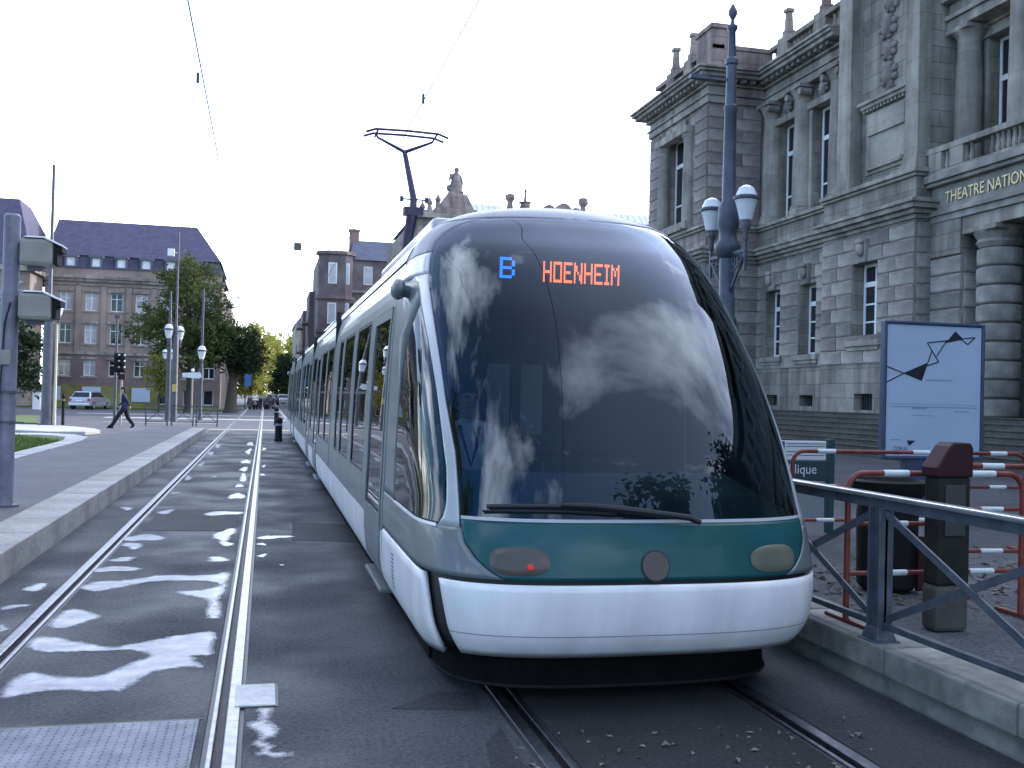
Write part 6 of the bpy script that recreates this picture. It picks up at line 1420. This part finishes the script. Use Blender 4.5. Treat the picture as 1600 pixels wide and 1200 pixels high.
car('silver hatchback seen from behind on the far left road', (-13.4,86.5,-.02), R(-14), M_CAR)
car('dark car at the far end of the street beside the tram', (1.0,138,0), R(0), M_CARD)
car('silver car furthest away, half hidden by the tram end', (2.4,141,0), R(0), M_CAR)

def scooter(label, loc, rotz, m):
    T = root('scooter', label, 'scooter', loc, rotz, 'scooters parked at the end of the verge')
    for y in (-.55, .6):
        mb = MB(); mb.tube([(-.06,y,.24),(.06,y,.24)], .24, 14); mb.build('wheel', M_TYRE, T, smooth=True)
    mb = MB(); mb.extrude([(-.85,.45),(-.7,.75),(-.05,.78),(.05,.45),(.3,.32),(.45,.45),(.6,1.0),(.68,.98),(.66,.42),(.35,.22),(-.5,.25)], (-.16,0,0), (0,1,0), (0,0,1), (.32,0,0)); mb.build('body', m, T, bevel=.04)
    mb = MB(); mb.box(-.15, .15, -.72, -.02, .78, .86); mb.build('seat', M_BLK, T, bevel=.03)
    mb = MB(); mb.tube([(-.32,.52,1.05),(0,.6,1.02),(.32,.52,1.05)], .025, 8); mb.build('handlebar', M_BLK, T)
    mb = MB(); mb.hexa([(-.2,.66,1.0),(.2,.66,1.0),(.2,.68,1.0),(-.2,.68,1.0)], [(-.16,.56,1.35),(.16,.56,1.35),(.16,.58,1.35),(-.16,.58,1.35)]); mb.build('windshield', M_LAMPG, T)
for i, (x, y, rz, m, lb) in enumerate(((-1.15,100,20,M_CARD,'dark scooter at the left of the parked row'),(-.55,101,-15,M_NAVY,'navy scooter with pale windshield second in the row'),(.1,103,10,M_CARD,'dark scooter third in the parked row'),(.6,104,-25,M_CARD,'dark scooter nearest the tracks in the parked row'))):
    scooter(lb, (x,y,0), R(rz), m)

# ------------------------------------------------------------------ walking person
def person():
    T = root('person', 'person in dark jacket and black trousers striding left across the crossing', 'person', (-5.86,47.0,-.02))
    J = {'pel':(0,0,.94),'wai':(-.02,0,1.10),'che':(-.05,0,1.32),'neck':(-.08,0,1.50),'hd0':(-.10,0,1.58),'hd1':(-.105,0,1.68),'hd2':(-.10,0,1.75),
         'lh':(0,-.10,.90),'lk':(-.27,-.10,.54),'la':(-.50,-.10,.12),'lt':(-.66,-.10,.07),
         'rh':(0,.10,.90),'rk':(.10,.10,.48),'ra':(.36,.10,.14),'rt':(.26,.10,.04),
         'ls':(-.06,-.20,1.43),'le':(.12,-.25,1.17),'lw':(.22,-.24,.94),'lf':(.24,-.23,.84),
         'rs':(-.06,.20,1.43),'re':(-.12,.26,1.15),'rw':(-.28,.24,.98),'rf':(-.33,.22,.90)}
    rad = {'pel':(.17,.18),'wai':(.15,.17),'che':(.16,.20),'neck':(.06,.06),'hd0':(.085,.08),'hd1':(.105,.085),'hd2':(.07,.06),'lh':(.12,.11),'lk':(.095,.095),'la':(.085,.085),'lt':(.04,.045),'rh':(.12,.11),'rk':(.095,.095),'ra':(.08,.08),'rt':(.04,.045),'ls':(.075,.07),'le':(.05,.05),'lw':(.035,.035),'lf':(.03,.035),'rs':(.075,.07),'re':(.05,.05),'rw':(.035,.035),'rf':(.03,.035)}
    E_ = [('pel','wai'),('wai','che'),('che','neck'),('neck','hd0'),('hd0','hd1'),('hd1','hd2'),('pel','lh'),('lh','lk'),('lk','la'),('la','lt'),('pel','rh'),('rh','rk'),('rk','ra'),('ra','rt'),('che','ls'),('ls','le'),('le','lw'),('lw','lf'),('che','rs'),('rs','re'),('re','rw'),('rw','rf')]
    ks = list(J); me = bpy.data.meshes.new('body'); me.from_pydata([J[k] for k in ks], [(ks.index(a), ks.index(b)) for a, b in E_], [])
    o = bpy.data.objects.new('body', me); COL.objects.link(o); sk = o.modifiers.new('skin', 'SKIN'); ss = o.modifiers.new('sub', 'SUBSURF'); ss.levels = ss.render_levels = 2
    for i, k in enumerate(ks): me.skin_vertices[0].data[i].radius = rad[k]
    me.skin_vertices[0].data[0].use_root = True
    dg = bpy.context.evaluated_depsgraph_get(); dg.update(); bm2 = bpy.data.meshes.new_from_object(o.evaluated_get(dg)); bpy.data.objects.remove(o)
    bm2.name = 'body'
    for m in (M_NAVY, M_BLACKC, M_SKIN): 
        bm2.materials.append(m)
    bm2.materials.clear()
    for m in (M_NAVY, M_BLACKC, M_SKIN): bm2.materials.append(m)
    for p in bm2.polygons:
        c = p.center; p.use_smooth = True
        p.material_index = 2 if (c.z > 1.53 or ((c.x > .205 or c.x < -.285) and .8 < c.z < .97 and abs(c.y) > .16)) else (1 if c.z < .93 and abs(c.y) < .2 else 0)
    put('body', bm2, T)
    mb = MB(); mb.ball((-.085,0,1.715), (.115,.095,.085), 12, 8); mb.ball((-.02,0,1.62), (.06,.085,.10), 10, 8); mb.build('hair', M_BLACKC, T, smooth=True)
    mb = MB(); mb.ball((-.215,0,1.655), (.022,.016,.024), 8, 6); mb.build('nose', M_SKIN, T, smooth=True)
    for yy, x in ((-.10,-.57), (.10,.33)):
        mb = MB(); mb.hexa([(x-.15,yy-.045,.0),(x+.13,yy-.04,.0),(x+.13,yy+.04,.0),(x-.15,yy+.045,.0)] if x < 0 else [(x-.13,yy-.045,.0),(x-.0,yy-.04,.0),(x-.0,yy+.04,.0),(x-.13,yy+.045,.0)], [(x-.12,yy-.035,.07),(x+.12,yy-.035,.12),(x+.12,yy+.035,.12),(x-.12,yy+.035,.07)] if x < 0 else [(x-.08,yy-.04,.10),(x+.08,yy-.035,.20),(x+.08,yy+.035,.20),(x-.08,yy+.04,.10)]); mb.build('shoe', M_BLACKC, T, bevel=.02)
    mb = MB(); mb.box(-.02, .14, -.30, -.22, .82, 1.12); mb.build('jacket_hem', mat('jacket_blue', (.03,.03,.11), rough=.9), T, bevel=.04)
person()

def driver():
    T = root('person', 'tram driver in pale shirt with dark lanyard, seated behind lower left windscreen', 'person', (1.38,7.08,.92))
    J = {'pel':(0,0,.09),'wai':(0,-.01,.26),'che':(0,-.05,.46),'neck':(0,-.07,.63),'hd0':(0,-.09,.71),'hd1':(0,-.10,.80),'hd2':(0,-.09,.87),
         'lh':(-.10,-.03,.08),'lk':(-.13,-.45,.10),'la':(-.13,-.50,-.34),'lt':(-.13,-.66,-.40),'rh':(.10,-.03,.08),'rk':(.13,-.45,.10),'ra':(.13,-.50,-.34),'rt':(.13,-.66,-.40),
         'ls':(-.20,-.05,.55),'le':(-.25,-.18,.30),'lw':(-.17,-.42,.33),'rs':(.20,-.05,.55),'re':(.26,-.18,.30),'rw':(.18,-.42,.33)}
    rad = {'pel':(.15,.16),'wai':(.13,.14),'che':(.13,.18),'neck':(.055,.055),'hd0':(.075,.08),'hd1':(.085,.10),'hd2':(.06,.07),'lh':(.09,.09),'lk':(.07,.07),'la':(.05,.05),'lt':(.04,.045),'rh':(.09,.09),'rk':(.07,.07),'ra':(.05,.05),'rt':(.04,.045),'ls':(.07,.07),'le':(.05,.05),'lw':(.032,.034),'rs':(.07,.07),'re':(.05,.05),'rw':(.032,.034)}
    E_ = [('pel','wai'),('wai','che'),('che','neck'),('neck','hd0'),('hd0','hd1'),('hd1','hd2'),('pel','lh'),('lh','lk'),('lk','la'),('la','lt'),('pel','rh'),('rh','rk'),('rk','ra'),('ra','rt'),('che','ls'),('ls','le'),('le','lw'),('che','rs'),('rs','re'),('re','rw')]
    ks = list(J); me = bpy.data.meshes.new('body'); me.from_pydata([J[k] for k in ks], [(ks.index(a), ks.index(b)) for a, b in E_], [])
    o = bpy.data.objects.new('body', me); COL.objects.link(o); o.modifiers.new('skin', 'SKIN'); ss = o.modifiers.new('sub', 'SUBSURF'); ss.levels = ss.render_levels = 2
    for i, k in enumerate(ks): me.skin_vertices[0].data[i].radius = rad[k]
    me.skin_vertices[0].data[0].use_root = True
    dg = bpy.context.evaluated_depsgraph_get(); dg.update(); b2 = bpy.data.meshes.new_from_object(o.evaluated_get(dg)); bpy.data.objects.remove(o); b2.name = 'body'
    b2.materials.clear()
    for m in (mat('pale_shirt', (.58,.60,.64), rough=.9, var=.06, vscale=12), M_BLACKC, M_SKIN): b2.materials.append(m)
    for p in b2.polygons:
        c = p.center; p.use_smooth = True; p.material_index = 2 if (c.z > .645 or (c.y < -.30 and c.z > .24)) else (1 if c.z < .17 else 0)
    put('body', b2, T)
    mb = MB(); mb.ball((0,-.075,.845), (.09,.105,.075), 12, 8); mb.ball((0,-.03,.77), (.085,.06,.09), 10, 8); mb.build('hair', M_BLACKC, T, smooth=True)
    mb = MB(); mb.ball((0,-.20,.775), (.016,.022,.024), 8, 6); mb.build('nose', M_SKIN, T, smooth=True)
    for x in (-.035, .035):
        mb = MB(); mb.ball((x,-.185,.80), (.014,.01,.009), 8, 6); mb.build('eye', M_BLACKC, T)
    mb = MB(); mb.box(-.028, .028, -.196, -.18, .725, .733); mb.build('mouth', mat('lip', (.25,.11,.10)), T)
    mb = MB(); mb.tube([(-.07,-.14,.60),(-.04,-.20,.46),(0,-.215,.33),(.04,-.20,.46),(.07,-.14,.60)], .010, 6); mb.build('lanyard', M_BLACKC, T)
    for sg in (-1, 1):
        mb = MB(); w = Vector((sg*.175,-.42,.33)); mb.hexa([w+Vector((-.04,0,-.014)),w+Vector((.04,0,-.014)),w+Vector((.04,0,.014)),w+Vector((-.04,0,.014))], [w+Vector((-.042,-.09,-.02)),w+Vector((.042,-.09,-.02)),w+Vector((.042,-.09,.012)),w+Vector((-.042,-.09,.012))])
        for k, l in enumerate((.062,.075,.07,.055)):
            p = w+Vector((-.032+k*.0215,-.088,-.004)); mb.tube([p, p+Vector((0,-l*.55,-.008)), p+Vector((0,-l*.8,-.035))], [.0095,.009,.007], 6)
        p = w+Vector((-sg*.04,-.03,0)); mb.tube([p, p+Vector((-sg*.025,-.03,-.004)), p+Vector((-sg*.03,-.06,-.015))], [.011,.010,.008], 6)
        mb.build('hand', M_SKIN, T, smooth=True)
driver()

# ------------------------------------------------------------------ overhead line
def overhead():
    for x, lb in ((-1.03, 'overhead contact wire above the empty track'), (2.08, 'overhead contact wire above the tram')):
        T = root('contact_wire', lb, 'wire', (x,0,0)); mb = MB()
        mb.tube([(.12*sin(i*.55)*(0 if x > 0 else 1), -30+i*12.0, 5.90+.02*sin(i*2)) for i in range(0, 16)], .008, 6); mb.build('wire', M_WIRE, T)
        for y in (14.6, 45.4):
            mb = MB(); mb.tube([(.02,y,5.92),(.02,y,6.06)], .02, 6); mb.build('clamp', M_WIRE, T)
    T = root('hanging_signal', 'small square grey signal box hanging over the track', 'signal', (1.2,45,0))
    mb = MB(); mb.box(-.16, .16, -.08, .08, 7.84, 8.16); mb.build('box', mat('signal_grey', (.10,.10,.08), rough=.6), T, bevel=.02)
    mb = MB(); mb.tube([(-9.88,.3,10.7),(-4,.1,9.2),(0,0,8.6),(6,.1,9.4),(15.9,.6,12.0)], .006, 6); mb.build('span_wire', M_WIRE, T)
    mb = MB(); mb.tube([(-.12,0,8.15),(0,0,8.6),(.12,0,8.15)], .006, 6); mb.build('hanger', M_WIRE, T)
overhead()
